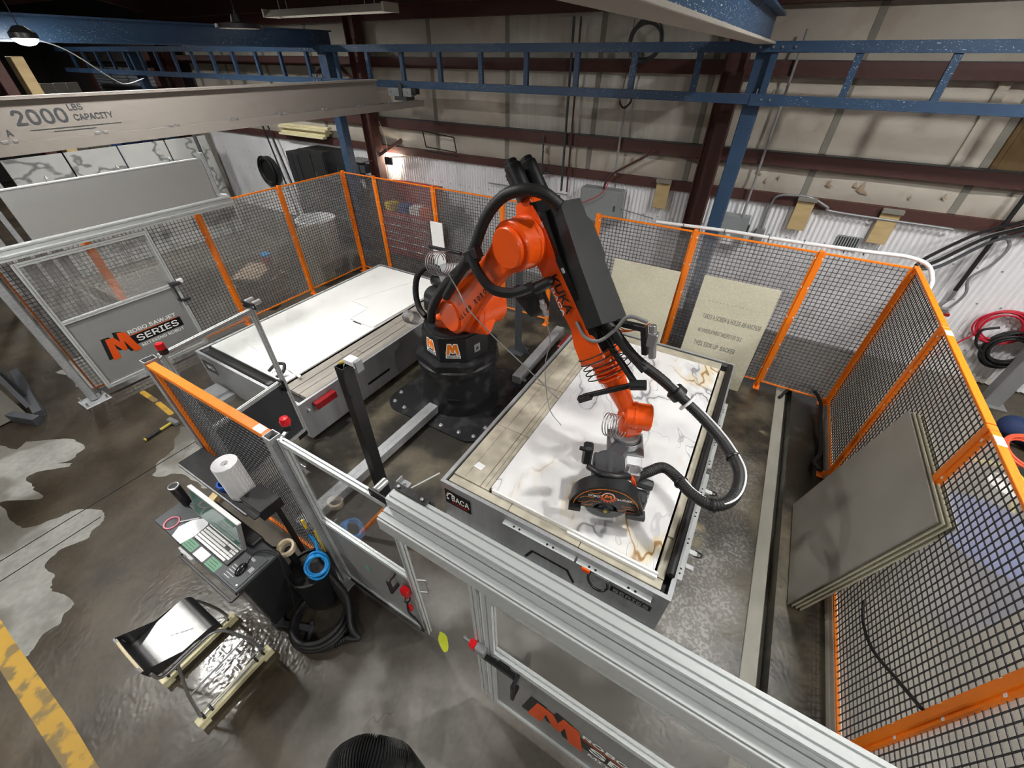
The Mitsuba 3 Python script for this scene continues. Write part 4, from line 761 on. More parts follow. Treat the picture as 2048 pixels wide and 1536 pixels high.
for a, w in ((-105, 0), (-60, 1)):
    an = math.radians(a) ; 
    an = TH + math.radians({0: -90, 1: -45}[w]); nn = A3([math.cos(an), math.sin(an), 0]); tx = np.cross(EZ, nn); o = C0 + nn * (.475 * math.cos(math.pi / 8) + .001) + EZ * .99
    Mp = Polygon([(-.085, .03), (-.05, .03), (-.035, .12), (-.012, .05), (.012, .05), (.028, .12), (.05, .03), (.085, .03), (.06, .185), (.02, .185), (0, .13), (-.02, .185), (-.06, .185)])
    part(rob, 'decal_border', prism(Mp.buffer(.012).union(sbox(-.1, -.035, .1, .012)), .001, o, tx, EZ), 'm_white', label='white decal'); part(rob, 'decal_mark', prism(Mp, .0012, o + nn * .001, tx, EZ), 'm_fence_orange', label='orange letter decal'); part(rob, 'decal_text', text('SERIES', .03, o + nn * .001 - tx * .085 - EZ * .027, tx, EZ, width=.17), 'm_black')
an = TH; nn = A3([math.cos(TH - .0), math.sin(TH - .0), 0]); an2 = TH + math.radians(0)
nn = A3([math.cos(TH), math.sin(TH), 0]); tx = np.cross(EZ, nn); o = C0 + nn * (.475 * math.cos(math.pi / 8) + .001) + EZ * 1.05
part(rob, 'base_plaque', prism(sbox(-.05, -.06, .05, .06), .004, o, tx, EZ), 'm_steel', label='metal plaque'); part(rob, 'plaque_mark', prism(sbox(-.02, -.03, .02, .02), .001, o + nn * .004, tx, EZ), 'm_dark_grey')
# rotating column with shoulder drum
part(rob, 'column', cat(hull_spheres([(Q(.30, 1.36, .02), .09), (Q(.62, 1.40, .02), .07), (Q(-.25, 1.36, .02), .09), (Q(.0, 1.36, -.22), .09), (Q(.0, 1.36, .30), .09), (Q(.35, 1.62, .02), .22), (Q(.35, 1.62, .26), .22)]), cyl(Q(.35, 1.62, -.12), Q(.35, 1.62, .36), .31, 44)), 'm_robot_orange', smooth=35, label='orange rotating column')
part(rob, 'column_ring', cyl(Q(.35, 1.62, -.04), Q(.35, 1.62, .02), .318, 44), 'm_robot_orange', smooth=35)
S2, S3 = (.35, 1.62), (1.38, 2.74)
def armsec(r, z, w, h, o, dirv, n=5, rd=.05):
    D = unit(ER * dirv[0] + EZ * dirv[1]); N = np.cross(ET, D); P = rrect(w, h, rd, n); return Q(r, z, o) + P[:, :1] * ET + P[:, 1:] * N
dv = unit(A3([S3[0] - S2[0], S3[1] - S2[1]])); OL = -.24
secs = [armsec(S2[0] + dv[0] * t, S2[1] + dv[1] * t, .16, h, OL, dv) for t, h in ((-.20, .30), (-.12, .44), (.05, .50), (.35, .43), (.75, .35), (1.15, .31), (1.40, .36), (1.58, .36), (1.68, .26))]
la = part(rob, 'link_arm', cat(loft(secs), cyl(Q(*S2, -.345), Q(*S2, -.15), .20, 40)), 'm_robot_orange', smooth=35, label='orange link arm')
tn = np.cross(ET, ER * dv[0] + EZ * dv[1]); dd = ER * dv[0] + EZ * dv[1]
for k, ch in enumerate('TALLER ROBOT'):
    if ch != ' ': part(la, 'letter', text(ch, .05, Q(S2[0] + dv[0] * (.06 + .078 * k), S2[1] + dv[1] * (.06 + .078 * k), OL - .083) - tn * (.14 - .0 * k) * (1 if np.dot(tn, EZ) > 0 else -1), dd, np.cross(-ET, dd), depth=.002), 'm_dark_brown')
# elbow
part(rob, 'elbow', cat(cyl(Q(*S3, -.30), Q(*S3, .12), .235, 44), cyl(Q(*S3, -.36), Q(*S3, -.28), .19, 40)), 'm_robot_orange', smooth=35, label='orange elbow drum')
part(rob, 'elbow_ring', cyl(Q(*S3, -.14), Q(*S3, -.10), .245, 44), 'm_robot_orange', smooth=35)
# forearm
F0, F1 = A3([1.33, 2.98]), A3([2.70, 1.30]); fd = unit(F1 - F0); FL = np.linalg.norm(F1 - F0); fn_ = A3([-fd[1], fd[0]])
OF = .10
def FP(t, n, o=OF): q = F0 + fd * t + fn_ * n; return Q(q[0], q[1], o)
FD3 = ER * fd[0] + EZ * fd[1]; FN3 = ER * fn_[0] + EZ * fn_[1]
def fsec(t, w, h, n0, rd=.03, nn=5): P = rrect(w, h, rd, nn); return FP(t, n0) + P[:, :1] * ET + P[:, 1:] * FN3
part(rob, 'forearm', loft([fsec(t, w, h, n0) for t, w, h, n0 in ((-.12, .26, .24, .0), (-.02, .32, .30, .0), (.25, .34, .33, -.01), (.5, .32, .30, -.01), (.95, .28, .27, -.01), (1.15, .28, .26, 0), (1.32, .34, .32, 0), (1.52, .36, .33, 0), (1.56, .30, .27, 0))]), 'm_robot_orange', smooth=35, label='orange forearm')
part(rob, 'forearm_neck', cat(*[lathe([(.13, 0), (.15, .012), (.15, .03), (.13, .042)], 32, FP(1.55 + .045 * k, 0), FD3) for k in range(5)]), 'm_robot_orange', smooth=35, label='ribbed orange collar')
part(rob, 'wrist_tube', lathe([(.125, 0), (.115, .05), (.085, .32), (.08, .40)], 28, FP(1.77, 0), FD3), 'm_robot_orange', smooth=35)
KU = FP(.62, -.10, OF - .168)
part(rob, 'lettering', text('KUKA', .095, FP(.60, -.055, OF - .162), FD3, FN3, width=.40), 'm_black', label='black lettering')
part(rob, 'lettering_small', cat(text('BACA', .038, FP(.70, -.108, OF - .160), FD3, FN3, width=.30)), 'm_white', label='white lettering')
for k, (n_, o_) in enumerate(((.06, -.02), (.06, .18), (-.06, .08))): part(rob, 'wrist_motor', cat(cyl(FP(-.42, n_, o_), FP(-.10, n_, o_), .078, 22), cyl(FP(-.46, n_, o_), FP(-.41, n_, o_), .06, 22)), 'm_black', smooth=40, label='black ribbed motor')
W5 = Q(F1[0] + .02, F1[1] - .02, OF); SUd = A3([math.cos(math.radians(19)), math.sin(math.radians(19)), 0])
part(rob, 'wrist_drum', cat(cyl(W5 - SUd * .06, W5 + SUd * .20, .138, 40), cyl(W5 + SUd * .02, W5 + SUd * .06, .147, 40), hull_spheres([(W5 - SUd * .03, .10), (W5 + A3([.0, -.02, -.19]), .085), (W5 + A3([.08, .02, -.17]), .07)])), 'm_robot_orange', smooth=35, label='orange wrist drum')
part(rob, 'wrist_bolts', cat([cyl(W5 + SUd * .188 + (A3([-SUd[1], SUd[0], 0]) * math.cos(a) + EZ * math.sin(a)) * .10, W5 + SUd * .195 + (A3([-SUd[1], SUd[0], 0]) * math.cos(a) + EZ * math.sin(a)) * .10, .008, 6) for a in np.linspace(0, 2 * np.pi, 14)[:-1]] + [cyl(FP(1.77 + 0.0, 0) + FD3 * .36 + (ET * math.cos(a) + FN3 * math.sin(a)) * .085, FP(1.77, 0) + FD3 * .372 + (ET * math.cos(a) + FN3 * math.sin(a)) * .085, .008, 6) for a in np.linspace(0, 2 * np.pi, 14)[:-1]]), 'm_black', stuff=True)
# black drive box on the upper side of the forearm
bp_ = Polygon([(.08, .06), (.10, .33), (.27, .32), (.34, .36), (.66, .34), (.70, .30), (1.27, .26), (1.20, -.09), (.64, -.03)])
part(rob, 'drive_box', prism(bp_, .20, FP(0, .12, 0), FD3, ET), 'm_box_black', label='matt black drive box')
part(rob, 'box_tray', prism(Polygon([(-.05, .10), (-.02, .17), (1.45, .17), (1.45, .10)]), .33, FP(0, 0, .27), FD3, FN3), 'm_black_gloss', label='black mounting tray')
part(rob, 'tray_clips', cat([obox(FP(t, .135, -.062), (.05, .012, .03), np.array([FD3, ET, FN3]), .002) for t in (.18, .62, 1.12)]), 'm_chrome')
# black cable bracket around elbow, hose arch, cable sleeve along the link arm
part(rob, 'hose_arch', tube(curve([Q(.45, 1.95, -.42), Q(.72, 2.28, -.44), Q(.98, 2.62, -.42), Q(1.12, 2.95, -.36), Q(1.28, 3.15, -.30), Q(1.46, 3.23, -.24), Q(1.60, 3.22, -.14), Q(1.72, 3.12, -.04)], 70), .052, 14), 'm_rubber', smooth=True, label='thick black hose arching over the elbow')
part(rob, 'cable_sleeve', tube(curve([Q(-.02, 1.42, -.36), Q(.08, 1.62, -.40), Q(.30, 1.92, -.42), Q(.62, 2.24, -.43), Q(.92, 2.50, -.42), Q(1.02, 2.58, -.40)], 40), [.055] * 40, 12), 'm_rubber', smooth=True, label='black cable sleeve along the link arm')
part(rob, 'elbow_bracket', cat(tube(curve([Q(.98, 2.60, -.45), Q(1.12, 2.46, -.47), Q(1.28, 2.34, -.44), Q(1.46, 2.33, -.34), Q(1.60, 2.40, -.20)], 30), .05, 8), hull_spheres([(Q(1.62, 2.38, -.18), .06), (Q(1.72, 2.46, -.12), .05)]), bar(Q(.92, 2.55, -.44), Q(1.10, 2.66, -.44), .08, .10)), 'm_black', smooth=40, label='black bracket below the elbow')
part(rob, 'elbow_fitting', cat(cyl(Q(1.68, 2.28, -.17), Q(1.76, 2.13, -.17), .026, 12), cyl(Q(1.70, 2.24, -.17), Q(1.72, 2.2, -.17), .035, 12)), 'm_chrome'); part(rob, 'sling', hull_spheres([(Q(1.30, 2.20, -.1), .07), (Q(1.62, 2.16, -.08), .08), (Q(1.48, 2.05, -.05), .08), (Q(1.58, 2.30, -.1), .06)]), 'm_rubber', smooth=True, label='black rubber cover under the elbow')
part(rob, 'shoulder_motor', cat(cyl(Q(-.28, 1.62, -.15), Q(.0, 1.62, -.15), .13, 26), cyl(Q(-.34, 1.78, -.02), Q(-.1, 1.78, -.02), .09, 22), obox(Q(-.2, 1.5, -.1), (.3, .3, .16), None, .02)), 'm_black', smooth=40, label='black motors and connectors behind the shoulder')
part(rob, 'shoulder_hose', tube(curve([Q(-.10, 1.98, -.05), Q(-.30, 2.0, -.12), Q(-.46, 1.85, -.2), Q(-.5, 1.62, -.25), Q(-.42, 1.42, -.28), Q(-.28, 1.34, -.28)], 40), .04, 12), 'm_rubber', smooth=True, label='black hose loop behind the shoulder')
part(rob, 'bagged_connector', hull_spheres([(Q(-.12, 1.95, .0), .1), (Q(.08, 2.02, .05), .08), (Q(-.02, 1.80, -.02), .09)]), 'm_conduit', smooth=True, label='grey bagged connector')
part(rob, 'air_coil', helix(Q(.42, 2.36, -.50), ER * .9 + EZ * .25, .125, .045, 6, .0055, 24), 'm_steel', smooth=True, label='steel coil of air line at the link arm'); part(rob, 'coil_bracket', cat(bar(Q(.30, 2.50, -.46), Q(.80, 2.55, -.42), .03, .03), bar(Q(.2, 2.25, -.45), Q(.7, 2.22, -.42), .02, .025)), 'm_black')
part(rob, 'air_coil', helix(Q(-.52, 1.30, -.42), ER * .8 + EZ * .2, .085, .022, 9, .005, 22), 'm_steel', smooth=True)
part(rob, 'air_line', tube(curve([Q(.72, 2.36, -.55), Q(.82, 2.20, -.52), Q(.95, 2.02, -.50), Q(1.25, 1.82, -.45), Q(1.6, 1.58, -.35), Q(1.95, 1.40, -.3), Q(2.05, 1.30, -.25)], 40), .007, 6), 'm_steel', smooth=True)
part(rob, 'air_line', tube(curve([Q(1.76, 2.10, -.18), Q(1.85, 1.9, -.2), Q(1.85, 1.6, -.25), Q(1.95, 1.1, -.25), Q(2.1, .9, -.2)], 30), .005, 6), 'm_steel', smooth=True)
part(rob, 'forearm_coil', helix(FP(1.44, 0), FD3, .235, .055, 5, .006, 28), 'm_black', smooth=True, label='black coiled line around the forearm collar'); part(rob, 'coil_bracket', cat(bar(FP(1.82, -.24, -.15), FP(1.86, .30, .05), .03, .05), bar(FP(1.84, -.30, -.17), FP(1.84, -.16, -.12), .06, .06)), 'm_black')
part(rob, 'wrist_coil', helix(W5 + A3([-.19, -.14, -.10]), unit(A3([.9, -.1, .25])), .115, .03, 6, .006, 26), 'm_steel', smooth=True, label='bright steel coil at the wrist')
# hose carrier at the lower end of the box
part(rob, 'hose_rod', cat(bar(FP(1.22, .22, .05), FP(1.75, .43, .05), .05, .06), bar(FP(1.25, .14, .05), FP(1.86, .27, .05), .045, .05), cyl(FP(1.84, .24, .0), FP(1.90, .36, .08), .05, 12)), 'm_black')
part(rob, 'sensor_arm', cat(bar(FP(1.22, .24, .12), FP(1.40, .57, .12), .06, .05), bar(FP(1.39, .55, .12), FP(1.62, .45, .12), .05, .05)), 'm_black'); part(rob, 'regulator', cat(cyl(FP(1.38, .66, .1), FP(1.66, .52, .1), .033, 16), obox(FP(1.50, .60, .1), (.08, .08, .14), None, .01)), 'm_steel', label='regulator bowl with metal body')
part(rob, 'grey_hose', tube(curve([FP(1.10, .02, -.06), FP(1.26, .06, -.08), FP(1.34, .18, -.06), FP(1.30, .34, .02), FP(1.24, .48, .08), FP(1.34, .62, .1)], 40), .018, 8), 'm_mid_grey', smooth=True)
part(rob, 'orange_wires', cat([tube(curve([FP(1.22, .18 + .03 * k, .12), FP(1.34, .30 + .03 * k, .1), FP(1.38, .48, .12), FP(1.36, .64, .1)], 24), .005, 5) for k in range(3)]), 'm_robot_orange', smooth=True, label='orange cables')
# main tool hose
HP = [FP(1.05, .20, .02), FP(1.29, .28, .05), FP(1.60, .38, .05), (-.30, 3.25, 1.78), (-.07, 3.28, 1.62), (.18, 3.22, 1.50), (.40, 3.08, 1.42), (.55, 2.86, 1.38), (.55, 2.62, 1.33), (.43, 2.50, 1.28), (.25, 2.57, 1.24), (.10, 2.70, 1.22), (-.02, 2.74, 1.22), (-.12, 2.66, 1.18), (-.20, 2.60, 1.12)]
hc = curve(HP, 260); rr_ = .047 + .003 * (np.arange(260) % 2)
th = part(rob, 'tool_hose', tube(hc, rr_, 14), 'm_rubber', smooth=25, label='black corrugated hose looping from the forearm to the saw')
part(th, 'white_line', tube(hc[60:200] + A3([.034, .0, .044]), .009, 6), 'm_white_plastic', smooth=True, label='white line tied along the hose')
[part(th, 'tie', lathe([(.062, 0), (.064, .008), (.062, .02)], 14, hc[k], hc[k + 1] - hc[k]), 'm_black') for k in (118, 165, 195)]
cl_ = part(rob, 'hose_clamp', cat(lathe([(.06, 0), (.085, .006), (.085, .085), (.06, .09)], 20, hc[66], hc[70] - hc[66])), 'm_black', smooth=30); part(cl_, 'trim', lathe([(.07, 0), (.092, .004), (.092, .02), (.07, .024)], 20, hc[77], hc[80] - hc[77]), 'm_white_plastic')

# ---- saw head
sw = thing('saw_head', 'circular saw head with black guard hanging from the robot wrist over the marble slab', 'saw')
SH = A3([-.36, 2.32, .90]); SU = A3([math.cos(math.radians(19)), math.sin(math.radians(19)), 0]); SM = A3([SU[1], -SU[0], 0])
def G(u, v, m=0.0): return SH + SU * u + EZ * v + SM * m
WF = W5 + A3([.02, -.02, -.26])
part(sw, 'flange', cat(cyl(WF + EZ * .03, WF - EZ * .04, .13, 32), cyl(WF - EZ * .04, WF - EZ * .10, .15, 32)), 'm_mid_grey', smooth=35); part(sw, 'flange_coil', helix(WF - EZ * .09, EZ, .155, .016, 5, .006, 28), 'm_steel', smooth=True, label='steel coil around the flange')
part(sw, 'mount_plate', obox(WF - EZ * .12, (.38, .34, .03), np.array([SU, -SM, EZ]), .006), 'm_steel')
part(sw, 'motor', cat(cyl(G(.0, .08, -.52), G(.0, .08, -.10), .125, 30), obox(G(0, .10, -.35), (.30, .26, .20), np.array([SU, -SM, EZ]), .02), bar(WF - EZ * .12, G(0, .1, -.40), .16, .16)), 'm_dark_grey', smooth=35, label='grey spindle motor')
arc = [(math.cos(a), math.sin(a)) for a in np.linspace(0, np.pi, 40)]
gp_ = Polygon([(.325 * c, .325 * s) for c, s in arc] + [(-.325, .0), (.325, .0)])
hub = Point(0, 0).buffer(.075, 20)
part(sw, 'guard_shell', cat(prism(gp_.difference(Polygon([(.30 * c, .30 * s) for c, s in arc])), .13, G(0, 0, -.09), SU, EZ), prism(gp_, .012, G(0, 0, -.10), SU, EZ)), 'm_black', smooth=30, label='black saw guard')
face = Polygon([(.30 * c, .30 * s) for c, s in arc]).difference(Point(0, -.02).buffer(.115, 24))
part(sw, 'guard_face', prism(face, .008, G(0, 0, .03), SU, EZ), 'm_black_gloss', label='black guard face with orange printed traces')
edge = Polygon([(.296 * c, .296 * s) for c, s in arc]).difference(Polygon([(.287 * c, .287 * s) for c, s in arc])); tr = []
for pts in ([(-.25, .06), (-.19, .06), (-.15, .10), (-.06, .10)], [(-.24, .12), (-.2, .15), (-.12, .15)], [(-.16, .21), (-.10, .21), (-.07, .24)], [(-.22, .03), (-.15, .03), (-.12, .06)], [(.25, .06), (.18, .06), (.14, .02), (.10, .02)], [(.24, .12), (.2, .09), (.13, .09)], [(.13, .2), (.17, .17), (.22, .17)], [(.26, .02), (.2, .02), (.17, .0)]):
    tr.append(LineString(pts).buffer(.003))
part(sw, 'guard_trace', prism(unary_union([edge] + tr), .001, G(0, 0, .038), SU, EZ), 'm_fence_orange', label='orange circuit traces')
gear = unary_union([Point(0, 0).buffer(.062, 20)] + [LineString([(0, 0), (.072 * math.cos(a), .072 * math.sin(a))]).buffer(.008) for a in np.linspace(np.pi, 2 * np.pi, 9)]).difference(Point(0, 0).buffer(.045, 20))
part(sw, 'guard_badge', prism(gear, .001, G(0, .19, .038), SU, EZ), 'm_robot_orange', label='orange gear badge'); part(sw, 'badge_hexagon', prism(Polygon(ngon(.062, 6, 0)).difference(Polygon(ngon(.052, 6, 0))).intersection(sbox(-.1, .0, .1, .1)), .001, G(0, .192, .039), SU, EZ), 'm_white')
Mp = Polygon([(-.036, -.02), (-.018, -.02), (-.012, .012), (-.005, -.012), (.005, -.012), (.012, .012), (.018, -.02), (.036, -.02), (.026, .028), (.008, .028), (0, .008), (-.008, .028), (-.026, .028)])
part(sw, 'badge_letter', prism(Mp, .001, G(0, .19, .039), SU, EZ), 'm_fence_orange'); part(sw, 'guard_text', cat(text('ROBO', .024, G(-.175, .165, .038), SU, EZ, width=.10), text('SAWJET', .024, G(.075, .165, .038), SU, EZ, width=.13)), 'm_white', label='white lettering')
part(sw, 'guard_shoe', cat(obox(G(-.275, -.01, .03), (.11, .10, .06), np.array([SU, -SM, EZ]), .005)), 'm_black'); part(sw, 'guard_shoe', obox(G(.27, -.01, .03), (.16, .08, .06), np.array([SU, -SM, EZ]), .005), 'm_dark_grey')
bt = []
for k in range(60):
    a0, a1 = 2 * np.pi * k / 60, 2 * np.pi * (k + .62) / 60
    for a, r in ((a0, .178), (a0, .192), (a1, .192), (a1, .178)): bt.append((r * math.cos(a), r * math.sin(a)))
bl_ = part(sw, 'blade', prism(Polygon(bt).buffer(0).difference(Point(0, 0).buffer(.03)), .004, G(0, 0, -.01), SU, EZ), 'm_blade', label='toothed steel saw blade'); part(bl_, 'hub', cat(cyl(G(0, 0, -.02), G(0, 0, .03), .075, 28), cyl(G(0, 0, .03), G(0, 0, .055), .03, 6)), 'm_dark_grey', smooth=35)
part(sw, 'hub_nut', cyl(G(0, 0, .05), G(0, 0, .062), .018, 12), 'm_yellow_dull')
part(sw, 'side_handle', cat(obox(G(-.22, .34, -.30), (.09, .10, .24), np.array([SU, -SM, EZ]), .02), bar(G(-.30, .44, -.26), G(-.20, .42, -.26), .03, .03)), 'm_black'); part(sw, 'yoke', tube(curve([G(-.20, .30, -.18), G(-.1, .33, -.10), G(.05, .32, -.10), G(.18, .27, -.18)], 24), .03, 10), 'm_black', smooth=True)
part(sw, 'valve_block', cat(obox(G(.20, .26, -.22), (.12, .12, .10), np.array([SU, -SM, EZ]), .01), cyl(G(.2, .26, -.2), G(.26, .36, -.2), .02, 10), cyl(G(.15, .3, -.2), G(.15, .38, -.2), .014, 10)), 'm_steel')
part(sw, 'nozzle', cat(cyl(G(.24, .16, -.22), G(.40, .14, -.20), .05, 8), obox(G(.30, .02, -.12), (.12, .14, .17), np.array([SU, -SM, EZ]), .02)), 'm_dark_grey', label='grey water nozzle body')
part(sw, 'orange_wires', cat([tube(curve([G(.14, .30, -.2), G(.22, .2 + .02 * k, -.12), G(.27, .12 - .03 * k, -.08), G(.18, .02, -.05)], 20), .005, 5) for k in range(4)]), 'm_robot_orange', smooth=True, label='orange cables'); part(sw, 'spring', helix(G(.36, .05, -.2), -EZ, .035, .012, 7, .004, 16), 'm_steel', smooth=True)
part(sw, 'cables', cat([tube(curve([G(.16, .3, -.18), G(.10 + .03 * k, .22, -.04), G(.22 + .02 * k, .12, .05), G(.30, .0 + .02 * k, .05), G(.28, -.06, .05)], 24), .006, 5) for k in range(3)]), 'm_black', smooth=True)

# ================================================================== CONTROL DESK
DA = 0.0; DX, DY = A3([math.cos(DA), math.sin(DA), 0]), A3([-math.sin(DA), math.cos(DA), 0]); D0 = A3([-3.74, .19, 0.0]); DAX = np.array([DX, DY, EZ])
def K(u, v, z): return D0 + DX * u + DY * v + EZ * z
def kbox(u0, u1, v0, v1, z0, z1, b=.004): return obox(K((u0 + u1) / 2, (v0 + v1) / 2, (z0 + z1) / 2), (u1 - u0, v1 - v0, z1 - z0), DAX, b)
dk = thing('control_desk', 'black control pedestal with a sloping desk top below the paper towel shelf', 'control desk')
part(dk, 'desk_top', cat(kbox(0.0, 1.22, -.05, .32, .865, .90, .006)), 'm_dark_grey'); part(dk, 'cabinet', kbox(.42, 1.19, .0, .34, .12, .866, .01), 'm_black'); part(dk, 'rear_riser', kbox(.30, 1.0, .24, .34, .86, .94, .01), 'm_black')
part(dk, 'edge_strip', kbox(.38, 1.22, -.056, -.048, .86, .895, .001), 'm_black_gloss'); part(dk, 'front_rail', cat(bar(K(.34, -.10, .70), K(1.1, -.10, .70), .02, .02), bar(K(.34, -.1, .7), K(.34, .02, .7), .02, .02), bar(K(1.1, -.1, .7), K(1.1, .02, .7), .02, .02)), 'm_black')
part(dk, 'mouse_plate', kbox(.985, 1.20, -.03, .24, .90, .906, .003), 'm_dark_grey', label='raised engraved plate'); part(dk, 'engraving', cat([kbox(1.0, 1.07 + .02 * (k % 2), -.01 + .022 * k, -.004 + .022 * k, .906, .9068, 0) for k in range(5)] + [kbox(1.14, 1.18, .10, .14, .906, .9068, 0), kbox(1.05, 1.12, .17, .19, .906, .9068, 0)]), 'm_conduit', label='small engraved lines', stuff=True)
part(dk, 'corner_screw', cyl(K(1.18, -.01, .906), K(1.18, -.01, .914), .009, 10), 'm_chrome')
for (u, v) in ((.46, .04), (1.14, .04), (.46, .30), (1.14, .30)): part(dk, 'caster', cat(cyl(K(u - .02, v, .05), K(u + .02, v, .05), .05, 14), kbox(u - .03, u + .03, v - .03, v + .03, .09, .125)), 'm_dark_grey')
part(dk, 'foot_bracket', cat(bar(K(1.10, .02, .03), K(1.45, .16, .03), .05, .03), bar(K(1.38, .20, .02), K(1.50, .06, .02), .03, .02)), 'm_dark_grey')
for (u, v) in ((.40, -.045), (.50, -.045)): part(dk, 'masking_tape', cat(kbox(u, u + .05, v - .035, v - .010, .72, .80, .002), kbox(u - .03, u + .08, v - .03, v - .012, .80, .815, .002)), 'm_paper', label='white tape')
def kflat(pts, z, th=.0012): return prism([(float(q[0]), float(q[1])) for q in [K(u, v, 0)[:2] for u, v in pts]], th, (0, 0, z))
kb = thing('keyboard', 'white-keyed computer keyboard on the control desk', 'keyboard')
part(kb, 'case', kbox(.485, .965, .04, .205, .90, .916, .005), 'm_black')
keys = []
for r in range(6):
    v0 = .047 + .0245 * r + (.006 if r == 5 else 0); u = .493
    for c in range(21 if r else 15):
        if c in (14, 18) and r: u += .004
        w = .0198 if not (r == 0 and c == 4) else .115
        if u + w > .96: break
        if r == 3 and c in (14, 15, 16): u += w + .002; continue
        keys.append(kbox(u, u + w, v0, v0 + .019, .914, .924, .002)); u += w + .0022
part(kb, 'keys', cat(keys), 'm_white', stuff=True, label='white keys')
ms = thing('computer_mouse', 'black computer mouse on the raised desk plate', 'mouse')
mm = trimesh.creation.icosphere(3); mv = np.array(mm.vertices) * A3([.034, .055, .022]); mv[:, 2] = np.maximum(mv[:, 2], -.006)
part(ms, 'body', trimesh.Trimesh(mv @ np.array([unit(DX + DY * .3), unit(DY - DX * .3), EZ]) + K(1.09, .08, .913), mm.faces, process=False), 'm_black_gloss', smooth=True); part(ms, 'wheel', cyl(K(1.085, .115, .93), K(1.095, .115, .93), .01, 12), 'm_dark_grey')
part(ms, 'cable', tube(curve([K(1.09, .13, .91), K(1.06, .20, .912), K(1.09, .26, .915), K(1.18, .30, .92), K(1.25, .30, .90), K(1.30, .26, .75), K(1.33, .20, .45), K(1.32, .12, .10)], 40), .004, 5), 'm_black', smooth=True)
mo = thing('monitor', 'flat monitor with a white top edge standing behind the keyboard', 'monitor'); mu = unit(EZ * .97 + DY * .24)
MC = K(.645, .225, 1.09); MAX_ = np.array([DX, mu, np.cross(DX, mu)])
part(mo, 'case', obox(MC, (.72, .29, .028), MAX_, .006), 'm_mid_grey'); part(mo, 'screen', obox(MC + np.cross(DX, mu) * .0145, (.68, .25, .003), MAX_, .001), 'm_screen', label='dark glossy screen'); part(mo, 'top_edge', obox(MC + mu * .15, (.72, .014, .034), MAX_, .004), 'm_white'); part(mo, 'stand', cat(bar(MC - np.cross(DX, mu) * .03, K(.645, .30, .95), .08, .03), kbox(.55, .74, .245, .335, .938, .95)), 'm_black')
for (u0, v0, m) in ((.45, -.045, 'm_green_note'), (.615, -.045, 'm_paper'), (.78, -.045, 'm_green_note')):
    q = thing('sticky_note', {.45: 'pale green note with handwriting, left on the front edge of the desk', .615: 'blank white note between the two green notes on the desk edge', .78: 'pale green note with handwriting, right on the front edge of the desk'}[u0], 'note')
    part(q, 'sheet', kflat([(u0, v0), (u0 + .14, v0), (u0 + .14, v0 + .075), (u0, v0 + .075)], .9002), m)
    if m == 'm_green_note': part(q, 'writing', cat([kbox(u0 + .012 + .004 * (k % 2), u0 + .125 - .010 * (k % 3), v0 + .015 + .02 * k, v0 + .020 + .02 * k, .9014, .902, 0) for k in range(3)]), 'm_dark_grey', stuff=True)
solo('paper_sheet', kflat([(.30, -.045), (.44, -.048), (.47, .06), (.46, .17), (.40, .21), (.30, .14), (.26, .03)], .901, .003), 'm_paper', 'crumpled white paper at the left end of the keyboard', 'paper')
sc = thing('scissors', 'scissors with a pink ring lying on the left of the desk', 'scissors')
part(sc, 'ring', coil(K(.17, .02, .905), EZ, .058, .007, 1, jit=0), 'm_pink', smooth=True, label='pink ring'); part(sc, 'blades', bar(K(.22, .06, .905), K(.33, .17, .907), .014, .006), 'm_steel')
bo = thing('tumbler', 'black insulated tumbler with a steel rim at the left of the monitor', 'tumbler')
B0 = K(.08, .20, .90); part(bo, 'body', lathe([(.032, 0), (.036, .01), (.042, .22), (.042, .25)], 26, B0), 'm_black', smooth=40); part(bo, 'rim', lathe([(.042, .25), (.043, .262), (.036, .264), (.034, .225), (.001, .22)], 26, B0, cap=False), 'm_chrome', smooth=40, label='steel rim')
ca = thing('glass_cup', 'small clear cup between the tumbler and the monitor', 'cup'); part(ca, 'bowl', lathe([(.03, 0), (.034, .06), (.03, .065), (.026, .01)], 20, K(.20, .22, .905)), 'm_chrome', smooth=40)
sh = thing('desk_shelf', 'black perforated shelf behind the desk holding the paper towel roll', 'shelf')
part(sh, 'plate', cat(kbox(-.30, .90, .38, .61, 1.04, 1.055), kbox(.70, .98, .42, .61, 1.04, 1.16)), 'm_black'); part(sh, 'front_edge', kbox(-.28, .80, .365, .38, 1.03, 1.06, .002), 'm_steel', label='bare metal edge'); part(sh, 'holes', cat([cyl(K(-.22 + .08 * i, .43 + .06 * j, 1.055), K(-.22 + .08 * i, .43 + .06 * j, 1.0562), .009, 8) for i in range(4) for j in range(3)]), 'm_gasket', stuff=True)
part(sh, 'leg', kbox(-.28, -.24, .55, .59, .0, 1.04), 'm_black'); part(sh, 'leg', kbox(.86, .90, .55, .59, .0, 1.04), 'm_black')
pt = thing('paper_towel_roll', 'big white paper towel roll standing on the black shelf', 'paper towels'); R0 = K(.56, .50, 1.056)
part(pt, 'roll', lathe([(.098, 0), (.102, .008), (.102, .39), (.098, .398), (.03, .396), (.026, .39), (.026, .33)], 44, R0, cap=False), 'm_paper', smooth=40); part(pt, 'core', lathe([(.026, .335), (.001, .33)], 20, R0, cap=False), 'm_dark_brown')
bt_ = thing('tape_roll', 'blue masking tape roll left of the paper towel roll', 'tape'); ring = lambda o, r0, r1, h, d=(0, 0, 1): lathe([(r0, 0), (r1, 0), (r1, h), (r0, h), (r0, 0)], 30, o, d, cap=False)
part(bt_, 'ring', ring(K(.37, .46, 1.056), .05, .066, .055), 'm_blue_tape', smooth=40)
bn = thing('tool_bin', 'black round bin beside the desk holding tape and cables', 'bin')
